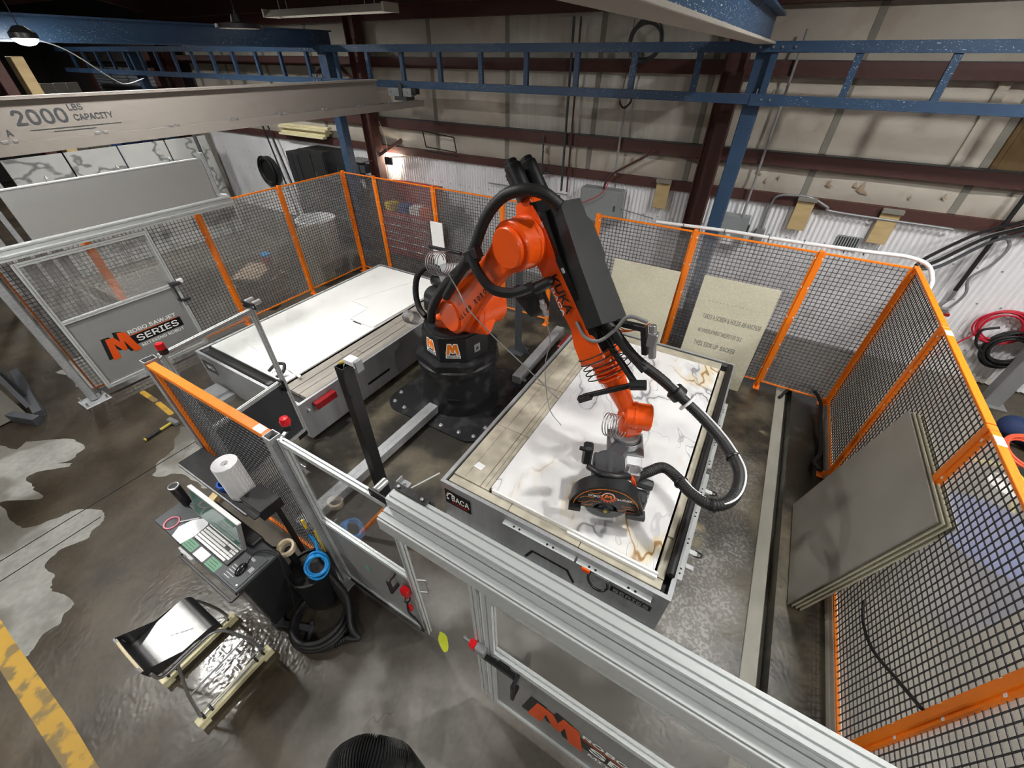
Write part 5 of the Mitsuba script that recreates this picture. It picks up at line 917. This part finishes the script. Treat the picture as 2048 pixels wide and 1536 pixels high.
part(bn, 'body', lathe([(.15, .02), (.16, .03), (.18, .52), (.185, .54), (.165, .54), (.15, .1)], 30, (-2.46, .62, 0), cap=False), 'm_black', smooth=40); part(bn, 'lid', cyl((-2.46, .62, .50), (-2.46, .62, .52), .165, 30), 'm_gasket')
ct = thing('tape_roll', 'cream masking tape roll on top of the black bin', 'tape'); part(ct, 'ring', ring(A3([-2.60, .60, .76]), .052, .072, .055, unit(A3([.1, -.15, 1]))), 'm_tan', smooth=40)
solo('tape_roll', ring(A3([-2.70, .50, .72]), .045, .06, .035), 'm_black', 'black tape roll next to the cream tape roll', 'tape', smooth=40)
part(ct, 'prop', cyl((-2.60, .60, .52), (-2.60, .60, .76), .03, 10), 'm_black')
bc = solo('blue_hose', cat(coil((-2.36, .66, .62), (.5, -.4, .7), .085, .012, 5, jit=.1, seed=4), tube(curve([(-2.62, .80, .66), (-2.5, .78, .70), (-2.42, .74, .68), (-2.32, .72, .62)], 20), .014, 8)), 'm_blue_bright', 'bright blue coiled air hose hanging at the end of the control desk', 'hose', smooth=True)
solo('pry_tool', cat(bar((-2.46, .80, .50), (-2.44, .80, .90), .02, .012), cyl((-2.52, .78, .90), (-2.52, .78, 1.02), .012, 8)), 'm_yellow', 'yellow level hanging on the short fence panel behind the desk', 'level')
for k in range(5):
    q = [(-2.36 + .015 * k, .70, .50 - .03 * k), (-2.22 + .03 * k, .66, .30), (-2.06 + .03 * k, .60 - .02 * k, .10 + .015 * k), (-1.96 + .03 * k, .50, .03 + .02 * k), (-2.02 + .02 * k, .36 + .02 * k, .025 + .02 * k)]
    solo('black_cable', tube(curve(q, 40), .025, 8), 'm_rubber', 'thick black cables running down from the desk to the floor coil', 'cable', group='cable bundle beside the closed door', smooth=True)
solo('cable_coil', coil((-2.27, .45, .025), EZ, .24, .023, 9, jit=.06, n=44, seed=11), 'm_rubber', 'coil of thick black cable lying on the floor between the desk and the closed door', 'cable coil', smooth=True)
solo('duct_hose', tube(curve([(-.92, -.11, .02), (-.92, -.11, .5), (-.915, -.105, 1.20), (-.895, -.09, 1.33), (-.85, -.055, 1.405), (-.805, -.02, 1.425), (-.755, .005, 1.40), (-.72, .03, 1.31), (-.705, .04, 1.18), (-.705, .04, .5), (-.705, .04, .02)], 330), .083 + .009 * np.cos(np.arange(330) * np.pi / 2), 20), 'm_rubber', 'black corrugated duct hose arching up at the bottom edge of the view', 'duct', smooth=25)

# ================================================================== CHAIR ON RUNNERS
ch = thing('chair', 'glossy black plywood chair on steel tube legs mounted on two wooden runners', 'chair')
CC = A3([-2.74, -.25, 0.0]); SZ = .76
u_ = np.linspace(0, 1, 26)
prof = [(-.228, .92), (-.226, .88), (-.222, .84), (-.21, .80), (-.185, .778), (-.14, .768), (-.02, .764), (.10, .766), (.155, .762), (.18, .745), (.195, .715), (.20, .69)]
pc = curve([(a, 0, b) for a, b in prof], 40); nrm = np.gradient(pc, axis=0); nrm /= np.linalg.norm(nrm, axis=1, keepdims=True); nn_ = np.c_[-nrm[:, 2], nrm[:, 1], nrm[:, 0]]
top, bot = pc + nn_ * .006, pc - nn_ * .006; outl = np.vstack([top, bot[::-1]]); outl = outl[:, [1, 0, 2]]
secs = [outl * A3([0, 1, 1]) + A3([v, 0, 0]) + CC * A3([1, 1, 0]) for v in np.linspace(.195, -.195, 9)]
part(ch, 'shell', loft(secs), 'm_seat', smooth=40, label='glossy black curved seat shell'); part(ch, 'top_edge', tube([CC + A3([v, -.226, .924 - .02 * (v / .19) ** 2]) for v in np.linspace(-.19, .19, 9)], .009, 8), 'm_tan', smooth=40, label='bare wood edge'); part(ch, 'seat_marks', cat([obox(CC + A3([.01 + .02 * k, -.02 + .025 * k, .7735]), (.008, .012, .001), None, 0) for k in range(5)]), 'm_black', stuff=True)
for s in (-1, 1):
    x = CC[0] + s * .205
    part(ch, 'leg_frame', tube(curve([(x, CC[1] - .21, .86), (x, CC[1] - .19, .74), (x, CC[1], .735), (x, CC[1] + .13, .72), (x + s * .015, CC[1] + .20, .62), (x + s * .04, CC[1] + .25, .35), (x + s * .06, CC[1] + .27, .11)], 40), .011, 8), 'm_steel', smooth=True)
    part(ch, 'rear_leg', tube([(x, CC[1] - .10, .735), (x + s * .03, CC[1] - .2, .4), (x + s * .06, CC[1] - .26, .11)], .011, 8), 'm_steel', smooth=True)
    part(ch, 'brace', tube([(x + s * .035, CC[1] + .24, .40), (x + s * .03, CC[1] - .2, .38)], .008, 6), 'm_steel', smooth=True)
for k, x in enumerate((CC[0] - .265, CC[0] + .265)):
    r = part(ch, 'runner', cat(bx(x - .035, x + .035, CC[1] - .31, CC[1] + .31, .035, .085, .005), bx(x - .035, x + .035, CC[1] - .31, CC[1] - .24, .0, .036, .003), bx(x - .035, x + .035, CC[1] + .22, CC[1] + .31, 0, .036, .003)), 'm_lumber', label='pale wooden runner')
    part(r, 'rod', cyl((x, CC[1] - .24, .095), (x, CC[1] + .24, .095), .011, 10), 'm_steel')
    for s in (-1, 1): part(r, 'strap', cat(*[bx(x - .03, x + .03, CC[1] + s * .22 + dy - .008, CC[1] + s * .22 + dy + .008, .085, .112) for dy in (-.03, .03)]), 'm_black')

# ================================================================== LEFT SIDE FLOOR AND BEYOND THE LEFT FENCE
hm = thing('sledge_hammer', 'sledge hammer with a yellow and black handle lying on the floor', 'hammer'); h0, h1 = A3([-6.20, .74, .03]), A3([-6.24, 1.10, .035]); hd = unit(h1 - h0)
part(hm, 'handle', cyl(h0, h0 + hd * .10, .022, 10), 'm_yellow_dull'); part(hm, 'grip', cyl(h0 + hd * .02, h0 + hd * .21, .024, 10), 'm_rubber'); part(hm, 'shaft', cyl(h0 + hd * .21, h1, .02, 10), 'm_yellow_dull', label='yellow shaft')
part(hm, 'head', obox(h1 + hd * .03, (.07, .19, .07), axes(hd), .014), 'm_mid_grey', label='steel head')
solo('wood_block', obox((-4.45, .72, .045), (.09, .2, .09), axes((.9, .4, 0)), .004), 'm_ply', 'small wooden block beside the short fence panel', 'wood block')
rk = thing('pallet_rack', 'dark steel slab rack with a stone piece at the left edge of view', 'rack')
part(rk, 'base', cat(bar((-9.6, .42, .06), (-8.0, .22, .06), .1, .12), bar((-9.3, -.35, .06), (-7.85, .16, .06), .1, .12)), 'm_dark_grey'); part(rk, 'upright', cat(bar((-8.6, .25, .1), (-8.75, .25, 1.1), .08, .08), bar((-8.25, .2, .1), (-8.6, .2, .8), .06, .06)), 'm_dark_grey'); part(rk, 'stone', obox((-8.35, -.15, .3), (.03, .55, .6), axes((.95, .1, .3)), .004), 'm_pale', label='rough pale stone piece')
wb = thing('waste_bin', 'tall round white plastic bin behind the left fence', 'bin'); part(wb, 'body', lathe([(.33, 0), (.35, .02), (.42, 1.1), (.44, 1.12), (.44, 1.17), (.40, 1.17), (.33, .1)], 36, (-8.85, 6.05, 0), cap=False), 'm_white_plastic', smooth=35); part(wb, 'mark', prism([(0, 0), (.08, .02), (.1, .16), (.03, .2)], .003, (-8.60, 5.72, .55), (.75, .66, 0), (0, 0, 1)), 'm_dark_grey')
solo('leaning_board', obox((-8.33, 5.45, .60), (.025, .62, 1.22), axes((1, 0, .14)), .003), 'm_stone_board', 'cream board leaning behind the left fence beside the white bin', 'board')
for k in range(7):
    w = .75 - .03 * k; solo('stone_offcut', obox((-8.75 + .04 * math.sin(k * 2.1), 4.25 + .05 * math.cos(k * 1.7), .045 + .085 * k), (w, .85 - .05 * (k % 3), .075), axes((math.cos(.1 * k), math.sin(.13 * k - .2), 0)), .008), 'm_brown_stone', ('lowest', 'second lowest', 'third lowest', 'middle', 'third from top', 'second from top', 'topmost')[k] + ' brown stone piece in the stack behind the left fence', 'stone', group='stacked brown stone behind the left fence')
bj = thing('blue_jug', 'small jug with a blue cap on the stacked brown stone', 'jug'); part(bj, 'body', lathe([(.09, 0), (.1, .02), (.1, .12), (.05, .16)], 20, (-8.70, 4.55, .64)), 'm_redpaint', smooth=35); part(bj, 'cap', cyl((-8.70, 4.55, .80), (-8.70, 4.55, .86), .09, 18), 'm_blue_bright')
for k, (x, w, h, m) in enumerate(((-11.25, .5, 2.1, 'm_box_black'), (-10.48, 1.0, 2.2, 'm_black'))):
    c = thing('locker', ('narrow dark grey cabinet against the corrugated wall behind the left fence', 'wide black cabinet against the corrugated wall behind the left fence')[k], 'cabinet'); part(c, 'body', bx(x - w / 2, x + w / 2, 7.55, 8.2, 0, h, .01), m); part(c, 'door', bx(x - w / 2 + .03, x - .01, 7.53, 7.552, .1, h - .05), m); part(c, 'door', bx(x + .01, x + w / 2 - .03, 7.53, 7.552, .1, h - .05), m)
sf = thing('parts_shelf', 'dark shelving unit with black boxes behind the left back corner of the fence', 'shelf')
for z in (.3, .75, 1.2, 1.65): part(sf, 'shelf_board', bx(-10.0, -8.98, 7.2, 7.9, z, z + .03), 'm_dark_grey')
for x in (-10.0, -9.02): part(sf, 'upright', cat(bx(x, x + .04, 7.2, 7.24, 0, 1.8), bx(x, x + .04, 7.86, 7.9, 0, 1.8)), 'm_dark_grey')
for k in range(9): solo('storage_box', bx(-9.92 + .31 * (k % 3), -9.66 + .31 * (k % 3), 7.26, 7.8, .335 + .45 * (k // 3), .60 + .45 * (k // 3) + .06 * ((k * 5) % 3), .01), ('m_box_black', 'm_black', 'm_dark_grey')[k % 3], 'black storage box on the dark shelving unit, ' + ('bottom', 'middle', 'top')[k // 3] + ' row, ' + ('left', 'centre', 'right')[k % 3], 'box', group='boxes on the dark shelving')
tc = thing('tool_chest', 'red drawer tool chest with steel drawer edges behind the back fence', 'tool chest')
part(tc, 'body', bx(-8.05, -6.55, 7.3, 7.95, .12, 1.12, .012), 'm_redpaint'); part(tc, 'hutch', cat(bx(-8.05, -6.55, 7.85, 7.95, 1.12, 1.75, .01), bx(-8.05, -8.0, 7.5, 7.95, 1.12, 1.75), bx(-6.6, -6.55, 7.5, 7.95, 1.12, 1.75)), 'm_redpaint')
for i in range(2):
    for j in range(5): d = part(tc, 'drawer', bx(-8.02 + .74 * i, -7.31 + .74 * i, 7.285, 7.31, .16 + .19 * j, .33 + .19 * j, .006), 'm_redpaint'); part(d, 'drawer_edge', bx(-8.02 + .74 * i, -7.31 + .74 * i, 7.265, 7.29, .305 + .19 * j, .33 + .19 * j, .004), 'm_chrome')
for k, (x, m, l) in enumerate(((-7.9, 'm_yellow', 'yellow tool case on the red tool chest'), (-7.45, 'm_blue_tub', 'blue bag on the red tool chest'), (-7.1, 'm_white', 'white box on the red tool chest'), (-6.75, 'm_robot_orange', 'orange case on the red tool chest'))): solo('tool_case', obox((x, 7.6, 1.22), (.30, .28, .2), axes((1, .2 * k - .3, 0)), .02), m, l, 'case')
wbk = thing('workbench', 'dark workbench with a lower shelf beside the red tool chest', 'workbench'); part(wbk, 'top', bx(-6.45, -5.6, 7.2, 7.95, .95, 1.0), 'm_dark_grey'); part(wbk, 'shelf', bx(-6.42, -5.63, 7.25, 7.9, .45, .48), 'm_steel'); [part(wbk, 'leg', bx(x, x + .05, y, y + .05, 0, .95), 'm_dark_grey') for x in (-6.44, -5.66) for y in (7.22, 7.88)]; part(wbk, 'cabinet', bx(-6.4, -5.9, 7.35, 7.9, 1.0, 1.4, .01), 'm_black')
solo('white_board', obox((-5.37, 6.22, .80), (.30, .02, 1.58), axes((1, 0, 0)) , .003), 'm_white', 'narrow white board standing against the back fence left of the robot', 'board')
fr_ = thing('hose_reel', 'round black hose reel on the corrugated wall above the left fence', 'hose reel'); part(fr_, 'drum', cyl((-13.46, 8.10, 1.32), (-13.46, 8.22, 1.32), .40, 30), 'm_rubber'); part(fr_, 'hose', coil((-13.46, 8.08, 1.32), (0, -1, 0), .36, .02, 6, jit=.08, seed=5), 'm_black', smooth=True); part(fr_, 'mount', bx(-13.5, -13.42, 8.15, 8.27, .0, 1.3), 'm_black')
for k, (p, q) in enumerate((((-12.95, 8.05, 2.55), (-12.45, 8.0, .0)), ((-12.7, 8.05, 2.55), (-12.1, 8.0, .0)))): solo('wall_pole', cyl(p, q, .022, 8), 'm_black', ('black pole leaning on the wall right of the hose reel, left one', 'black pole leaning on the wall right of the hose reel, right one')[k], 'pole')
for k in range(5): solo('lumber_board', bx(-12.15 + .06 * (k % 2), -10.35 + .05 * k, 7.95 + .05 * (k % 3), 8.08 + .05 * (k % 3), 2.40 + .055 * k, 2.45 + .055 * k, .004), 'm_lumber', ('lowest', 'second lowest', 'middle', 'second from top', 'topmost')[k] + ' pale lumber board stacked on the wall girt above the black cabinet', 'board', group='lumber stacked on the girt')
wl = thing('work_light', 'small clamp work light hanging on the wall girt right of the left brown column', 'work light'); part(wl, 'body', bx(-8.35, -8.12, 8.02, 8.08, 2.02, 2.18, .01), 'm_black'); kk_ = part(wl, 'lens', bx(-8.33, -8.14, 8.080, 8.084, 2.04, 2.16, 0), 'm_glow', label='glowing lens'); scene[kk_]['emitter'] = {'type': 'area', 'radiance': {'type': 'rgb', 'value': [70, 60, 46]}}
part(wl, 'cord', tube(curve([(-8.24, 8.05, 2.18), (-8.28, 8.1, 2.6), (-8.4, 8.1, 2.9)], 12), .006, 5), 'm_white_plastic'); part(wl, 'shade', bar((-8.1, 8.0, 2.2), (-7.6, 8.1, 2.24), .14, .01), 'm_tan')
solo('wall_bracket', cat(*[bar(p, q, .02, .02) for p, q in (((-7.05, 8.05, 2.80), (-7.0, 8.05, 2.50)), ((-6.20, 8.05, 2.74), (-6.15, 8.05, 2.46)), ((-7.0, 8.05, 2.5), (-6.15, 8.05, 2.46)), ((-6.95, 7.95, 2.44), (-6.0, 7.95, 2.40)), ((-7.05, 8.05, 2.8), (-6.2, 8.05, 2.74)))]), 'm_black', 'black hanging wire bracket on the brown wall girt', 'bracket')
solo('wall_rod', cyl((-5.4, 8.15, 1.92), (-3.5, 8.15, 1.92), .014, 8), 'm_mid_grey', 'thin horizontal rod on the corrugated wall left of the robot elbow', 'rod')
ws = thing('wall_shelf', 'small cluttered shelf on the brown column above the left fence corner', 'shelf'); part(ws, 'board', bx(-9.35, -8.75, 7.7, 8.1, 2.05, 2.08), 'm_mid_grey'); part(ws, 'clutter', cat(bx(-9.3, -9.0, 7.75, 8.0, 1.75, 2.0), cyl((-9.4, 7.8, 1.7), (-9.4, 8.1, 1.7), .12, 16), bx(-8.98, -8.8, 7.75, 8.0, 1.8, 1.98)), 'm_dark_grey', stuff=True)
for k in range(4): 
    y0 = 2.6 + 1.0 * k; solo('upright_slab', obox((-13.2, y0 + .48, 1.25), (.03, .97, 2.4), axes((1, 0, .06)), .004), 'm_dark_marble', ('grey veined stone slab standing far left, first from the front', 'grey veined stone slab standing far left, second from the front', 'grey veined stone slab standing far left, third from the front', 'grey veined stone slab standing far left, last in the row')[k], 'stone slab')
for k in range(4): solo('rack_rail', bar((-13.0 + .0 * k, 1.5 + .28 * k, .1), (-13.3, 1.5 + .28 * k, 2.7), .07, .09), 'm_galv', 'galvanised upright rail at the far left beside the grey slabs', 'rail', group='galvanised rails at the far left')
lh = thing('lift_clamp', 'black lifting clamp with a white label hanging by the far grey slabs', 'clamp'); part(lh, 'body', bx(-12.6, -12.4, 5.3, 5.9, 1.75, 2.0, .02), 'm_black'); part(lh, 'label', bx(-12.398, -12.395, 5.4, 5.65, 1.78, 1.97, 0), 'm_paper', label='white label'); part(lh, 'mast', cyl((-12.5, 5.95, 0.0), (-12.5, 5.95, 2.6), .04, 12), 'm_dark_grey')
solo('slatted_panel', cat([bx(-15.4 + .0, -14.6, 7.3, 7.36, .6 + .11 * k, .68 + .11 * k, .004) for k in range(17)] + [bx(-15.4, -15.36, 7.28, 7.38, .0, 2.5), bx(-14.64, -14.6, 7.28, 7.38, .0, 2.5)]), 'm_tape_grey', 'beige louvred panel standing left of the far brown column', 'panel')
for k, (x, m) in enumerate(((3.95, 'm_ply'), (3.58, 'm_brown_steel'))): solo('insulated_post', bx(-14.2, -13.9, x - .10, x + .10, 0, 4.05, .01), m, ('yellowish timber-clad post at the far upper left', 'dark red post at the far upper left')[k], 'post')
solo('panel_crate', cat(*[bx(-17.06, -17.0, 4.70 + .27 * k, 4.95 + .27 * k, .0, 3.5, .006) for k in range(4)]), 'm_tape_grey', 'beige crate of three panels at the far left behind the aluminium bridge', 'crate')
solo('far_dark_cabinet', bx(-19.5, -17.8, 6.3, 7.2, 0, 3.0, .02), 'm_navy', 'dark blue cabinet far left in front of the roll-up door', 'cabinet')

# ================================================================== RIGHT BACK: BOARDS, WALL ITEMS
fc = thing('leaning_board', 'cream board with rows of printed text leaning on the right back fence', 'board')
bd = unit(A3([0, .14, 1.0])); BO = A3([-.40, 6.03, .01]); BNX = np.array([A3([1.0, 0, 0]), np.cross(bd, A3([1.0, 0, 0])), bd])
part(fc, 'sheet', obox(BO + A3([.49, 0, 0]) + bd * .82, (1.0, .014, 1.64), BNX, .002), 'm_stone_board')
nf = -np.cross(bd, A3([1.0, 0, 0])); 
for k, (tx_, h_, w_, zz) in enumerate((('- - - - - - - - - - - -', .03, .6, 1.28), ('TAKES A SCREW & HOLDS AN ANCHOR', .07, .80, 1.02), ('NO UNDERLAYMENT NEEDED FOR TILE', .06, .62, .80), ('THIS SIDE UP  BACKER', .07, .60, .58))):
    part(fc, 'printing', text(tx_, h_, BO + A3([.14, 0, 0]) + bd * zz + nf * .008, (1, 0, 0), bd, width=w_, depth=.001), 'm_tape_grey', label='printed text row')
solo('leaning_board', obox(A3([-1.25, 6.10, .82]), (1.02, .014, 1.62), BNX, .002), 'm_stone_board', 'plain cream board leaning on the back fence behind the black drive box', 'board')
SX0 = A3([1.50, 0, .02])
sd = unit(A3([.17, 0, 1.0])); SN = np.cross(A3([0, 1.0, 0]), sd)
for k in range(4):
    solo('leaning_slab', obox(A3([1.44 + .035 * k, 3.47 - .0 * k, .012]) + sd * .83, (1.30, .014, 1.66), np.array([A3([0, 1.0, 0]), SN, sd]), .002), 'm_grey_slab' if k in (0,) else 'm_stone_board', 'grey stone-look slab leaning in a stack against the right fence' if k else 'front grey stone-look slab of the stack leaning against the right fence', 'stone slab', group='slabs leaning on the right fence' if k else None)
solo('floor_hose', tube(curve([(1.16, 6.15, .05), (1.30, 6.45, .10), (1.5, 6.50, .16), (1.66, 6.2, .15), (1.68, 5.7, .08), (1.70, 5.2, .05), (1.63, 4.95, .05), (1.66, 4.78, .10)], 60), .024, 10), 'm_rubber', 'black hose curving along the floor at the right back corner', 'hose', smooth=True)
eb = thing('electric_cabinet', 'large grey electrical cabinet on the corrugated wall behind the robot elbow', 'electrical box'); part(eb, 'body', bx(-3.15, -2.35, 7.98, 8.24, 1.55, 2.15, .01), 'm_ebox'); part(eb, 'door', bx(-3.12, -2.38, 7.965, 7.982, 1.58, 2.12, .004), 'm_ebox'); part(eb, 'latch', bx(-2.45, -2.42, 7.95, 7.97, 1.8, 1.9), 'm_dark_grey')
ds = thing('electric_box', 'grey disconnect switch box on the wall right of the blue column', 'electrical box'); part(ds, 'body', bx(-.55, -.12, 8.05, 8.24, 1.50, 2.02, .008), 'm_ebox'); part(ds, 'labels', cat(bx(-.46, -.28, 8.046, 8.05, 1.55, 1.68, 0), bx(-.40, -.34, 8.046, 8.05, 1.68, 1.72, 0)), 'm_paper'); part(ds, 'lever', bx(-.12, -.09, 8.06, 8.12, 1.75, 1.9), 'm_dark_grey')
ob = thing('outlet_box', 'small grey outlet box with a bent conduit on the corrugated wall', 'outlet'); part(ob, 'body', bx(.02, .16, 8.18, 8.27, 1.62, 1.84, .006), 'm_conduit'); part(ob, 'conduit', tube(curve([(.09, 8.22, 1.84), (.09, 8.20, 2.2), (.14, 8.12, 2.38), (.35, 8.10, 2.43), (.6, 8.10, 2.42), (.85, 8.12, 2.32), (1.0, 8.14, 2.26), (2.4, 8.14, 2.24)], 50), .018, 8), 'm_conduit', smooth=True)
for k, (x, z0, z1) in enumerate(((-1.78, 1.93, 2.36), (.44, 1.92, 2.36), (1.53, 1.90, 2.34))): 
    q = thing('plywood_piece', ('plywood piece on the corrugated wall left of the right brown column', 'plywood piece under the girt, nearest right of the blue column', 'plywood piece under the girt, farthest right')[k], 'board'); part(q, 'board', bx(x, x + .24, 8.14, 8.165, z0, z1, .003), 'm_ply'); part(q, 'bracket', bx(x - .01, x + .25, 8.08, 8.165, z1, z1 + .06), 'm_tape_grey')
vt = thing('wall_vent', 'small grey louvred vent on the corrugated wall', 'vent'); part(vt, 'frame', bx(1.18, 1.50, 8.25, 8.27, 1.70, 1.92, .003), 'm_ebox'); part(vt, 'slots', cat([bx(1.20 + .035 * k, 1.215 + .035 * k, 8.246, 8.25, 1.72, 1.90, 0) for k in range(8)]), 'm_gasket')
for k, (x, r, m) in enumerate(((-4.05, .016, 'm_dark_grey'), (-3.6, .022, 'm_dark_grey'), (-3.48, .016, 'm_brown_steel'), (-2.55, .018, 'm_conduit'), (-.25, .018, 'm_conduit'), (2.83, .028, 'm_rubber'))):
    z0, z1 = ((1.95, 2.92), (2.0, 4.6), (2.0, 4.6), (2.4, 4.0), (2.0, 4.4), (1.45, 3.1))[k]
    solo('wall_pipe', cyl((x, 8.06, z0), (x, 8.06, z1), r, 10), m, ('short dark vertical pipe above the black drive box', 'thick dark vertical pipe running up the back wall', 'reddish thin pipe beside the thick dark pipe', 'grey conduit running up the wall to the blue runway', 'grey conduit right of the blue column', 'black vertical pipe on the far right of the corrugated wall')[k], 'pipe')
solo('wall_pipe', tube(curve([(-2.72, 8.04, 2.15), (-2.68, 8.04, 2.30), (-2.55, 8.04, 2.45), (-1.98, 8.04, 2.80), (-1.9, 8.04, 2.88)], 24), .02, 8), 'm_brown_steel', 'bent reddish conduit rising from the grey electrical cabinet', 'pipe', smooth=True)
solo('wall_pipe', cyl((-4.5, 8.10, 1.72), (-3.2, 8.10, 1.70), .03, 10), 'm_dark_grey', 'horizontal dark pipe behind the robot elbow', 'pipe'); solo('wall_pipe', cyl((-4.9, 8.10, 2.05), (-3.9, 8.10, 2.30), .022, 10), 'm_dark_grey', 'slanting dark pipe behind the robot elbow', 'pipe'); solo('wall_pipe', cyl((-2.35, 8.1, 1.83), (-1.70, 8.1, 1.75), .010, 8), 'm_mid_grey', 'thin rod right of the grey electrical cabinet', 'pipe')
solo('red_wire', tube(curve([(-3.3, 7.9, 1.75), (-2.95, 7.85, 1.95), (-2.7, 7.9, 2.1), (-2.62, 8.0, 2.3)], 24), .009, 6), 'm_redwire', 'thin red cord in front of the grey electrical cabinet', 'cord', smooth=True)
solo('hook', tube(curve([(-2.45, 7.6, 5.5), (-2.45, 7.6, 4.4), (-2.45, 7.6, 3.95), (-2.48, 7.6, 3.72), (-2.5, 7.6, 3.55), (-2.42, 7.6, 3.47), (-2.33, 7.6, 3.54), (-2.32, 7.6, 3.62)], 60), np.where(np.arange(60) < 34, .005, .015), 8), 'm_dark_brown', 'dark lifting hook hanging before the back wall', 'hook', smooth=True)
solo('hose_loops', coil((-2.35, 7.95, 4.28), (0, 1, 0), .25, .014, 5, jit=.07, seed=9), 'm_dark_grey', 'coil of dark hose hanging high on the back wall', 'hose', smooth=True)
for k in range(4):
    o = A3([.05 * k, 0, -.035 * (k % 2) - .02 * k]); solo('conduit_run', tube(curve([A3([1.82, 6.55, 2.16]) + o * .4, A3([1.95, 6.75, 2.24]) + o, A3([2.5, 7.6, 2.36]) + o, A3([2.95, 8.05, 2.45]) + o, A3([3.35, 8.08, 2.75]) + o], 30), .02, 8), ('m_black', 'm_mid_grey', 'm_rubber', 'm_dark_grey')[k], ('uppermost', 'second', 'third', 'lowest')[k] + ' dark conduit of the bundle rising from the right fence corner to the wall girt', 'conduit', group='conduit bundle at the right fence corner', smooth=True)
solo('drop_cable', tube(curve([(2.86, 8.08, 2.3), (3.02, 8.06, 2.15), (3.0, 8.06, 1.9), (2.88, 8.06, 1.65), (2.95, 8.05, 1.45), (2.92, 8.05, 1.25), (2.84, 8.05, 1.12), (2.78, 8.06, 1.1)], 44), .018, 8), 'm_mid_grey', 'grey looping cable beside the black vertical pipe on the right', 'cable', smooth=True)
mf = thing('air_manifold', 'small chrome and red air fittings below the black pipe on the right wall', 'fitting'); part(mf, 'body', cat(cyl((2.83, 8.05, 1.45), (2.83, 8.05, 1.3), .03, 10), cyl((2.83, 8.05, 1.3), (2.70, 8.05, 1.0), .018, 10), bx(2.72, 2.90, 8.0, 8.08, 1.12, 1.18)), 'm_steel'); part(mf, 'valves', cat(bx(2.88, 2.94, 7.98, 8.06, 1.08, 1.12), bx(2.78, 2.84, 7.98, 8.06, .98, 1.02)), 'm_redpaint')
solo('air_hose_coil', cat(coil((3.60, 8.10, 1.02), (0, 1, 0), .24, .012, 8, jit=.09, seed=6), tube(curve([(3.42, 8.1, .92), (3.3, 8.1, .7), (3.2, 8.08, .5), (3.12, 8.06, .35)], 20), .011, 6)), 'm_redwire', 'coil of thin red air hose on the right corrugated wall', 'hose', smooth=True)
solo('black_hose_coil', cat(coil((3.85, 8.06, .72), (0, 1, 0), .26, .022, 7, jit=.12, seed=7), tube(curve([(3.6, 8.05, .62), (3.45, 8.05, .75), (3.4, 8.05, .95), (3.55, 8.05, 1.05)], 20), .018, 6)), 'm_rubber', 'coil of black hose on the right corrugated wall below the red hose', 'hose', smooth=True)
gc = thing('grey_column', 'grey square steel column standing before the right corrugated wall', 'column'); part(gc, 'shaft', obox((3.95, 7.75, 2.6), (.2, .2, 5.2), None, .01), 'm_mid_grey'); part(gc, 'base_plate', bx(3.78, 4.12, 7.58, 7.92, 0, .02), 'm_mid_grey')
bt2 = thing('drum', 'large blue plastic drum seen through the right fence mesh', 'drum'); part(bt2, 'body', lathe([(.40, 0), (.44, .03), (.46, .25), (.44, .28), (.46, .31), (.46, .60), (.44, .63), (.46, .66), (.44, .86), (.42, .90), (.02, .88)], 40, (2.62, 3.75, 0)), 'm_blue_tub', smooth=35); part(bt2, 'rim', ring(A3([2.62, 3.75, .88]), .40, .435, .035), 'm_blue_tub', smooth=35)
bk2 = thing('bucket', 'white bucket with a hose standing behind the blue drum', 'bucket'); part(bk2, 'body', lathe([(.13, 0), (.16, .38), (.165, .40), (.0, .40)], 26, (3.05, 4.75, .35)), 'm_white', smooth=35); part(bk2, 'stand', bx(2.85, 3.25, 4.55, 4.95, 0, .35, .01), 'm_box_black'); part(bk2, 'hose', tube(curve([(2.75, 4.9, .82), (2.95, 4.85, .88), (3.1, 4.75, .84), (3.08, 4.62, .7), (3.15, 4.5, .5)], 24), .025, 8), 'm_yellow_dull', smooth=True)
dz = thing('duffel_bag', 'dark blue bag on the floor right of the fence below the grey column', 'bag'); part(dz, 'body', hull_spheres([((3.95, 6.95, .16), .16), ((4.7, 6.75, .18), .18), ((4.3, 6.7, .12), .12)]), 'm_navy', smooth=35); part(dz, 'strap', tube(curve([(4.05, 6.9, .32), (4.3, 6.8, .42), (4.5, 6.8, .36)], 16), .018, 6), 'm_black')
solo('orange_cord_coil', coil((3.98, 6.42, .10), (.1, -.3, 1), .24, .018, 8, jit=.1, seed=12), 'm_orangewire', 'coil of orange extension cord on the floor right of the fence', 'cord', smooth=True)
solo('black_case', bx(3.55, 4.1, 5.35, 5.75, 0, .36, .02), 'm_black', 'black case on the floor beyond the right fence', 'case')
tie = thing('mesh_cable', 'black cable strapped along the lower right fence mesh', 'cable'); part(tie, 'cable', tube(curve([(RX - .03, 2.75, .62), (RX - .03, 2.55, .60), (RX - .03, 2.3, .70), (RX - .03, 2.0, .95), (RX - .03, 1.80, 1.12)], 30), .012, 6), 'm_black', smooth=True)
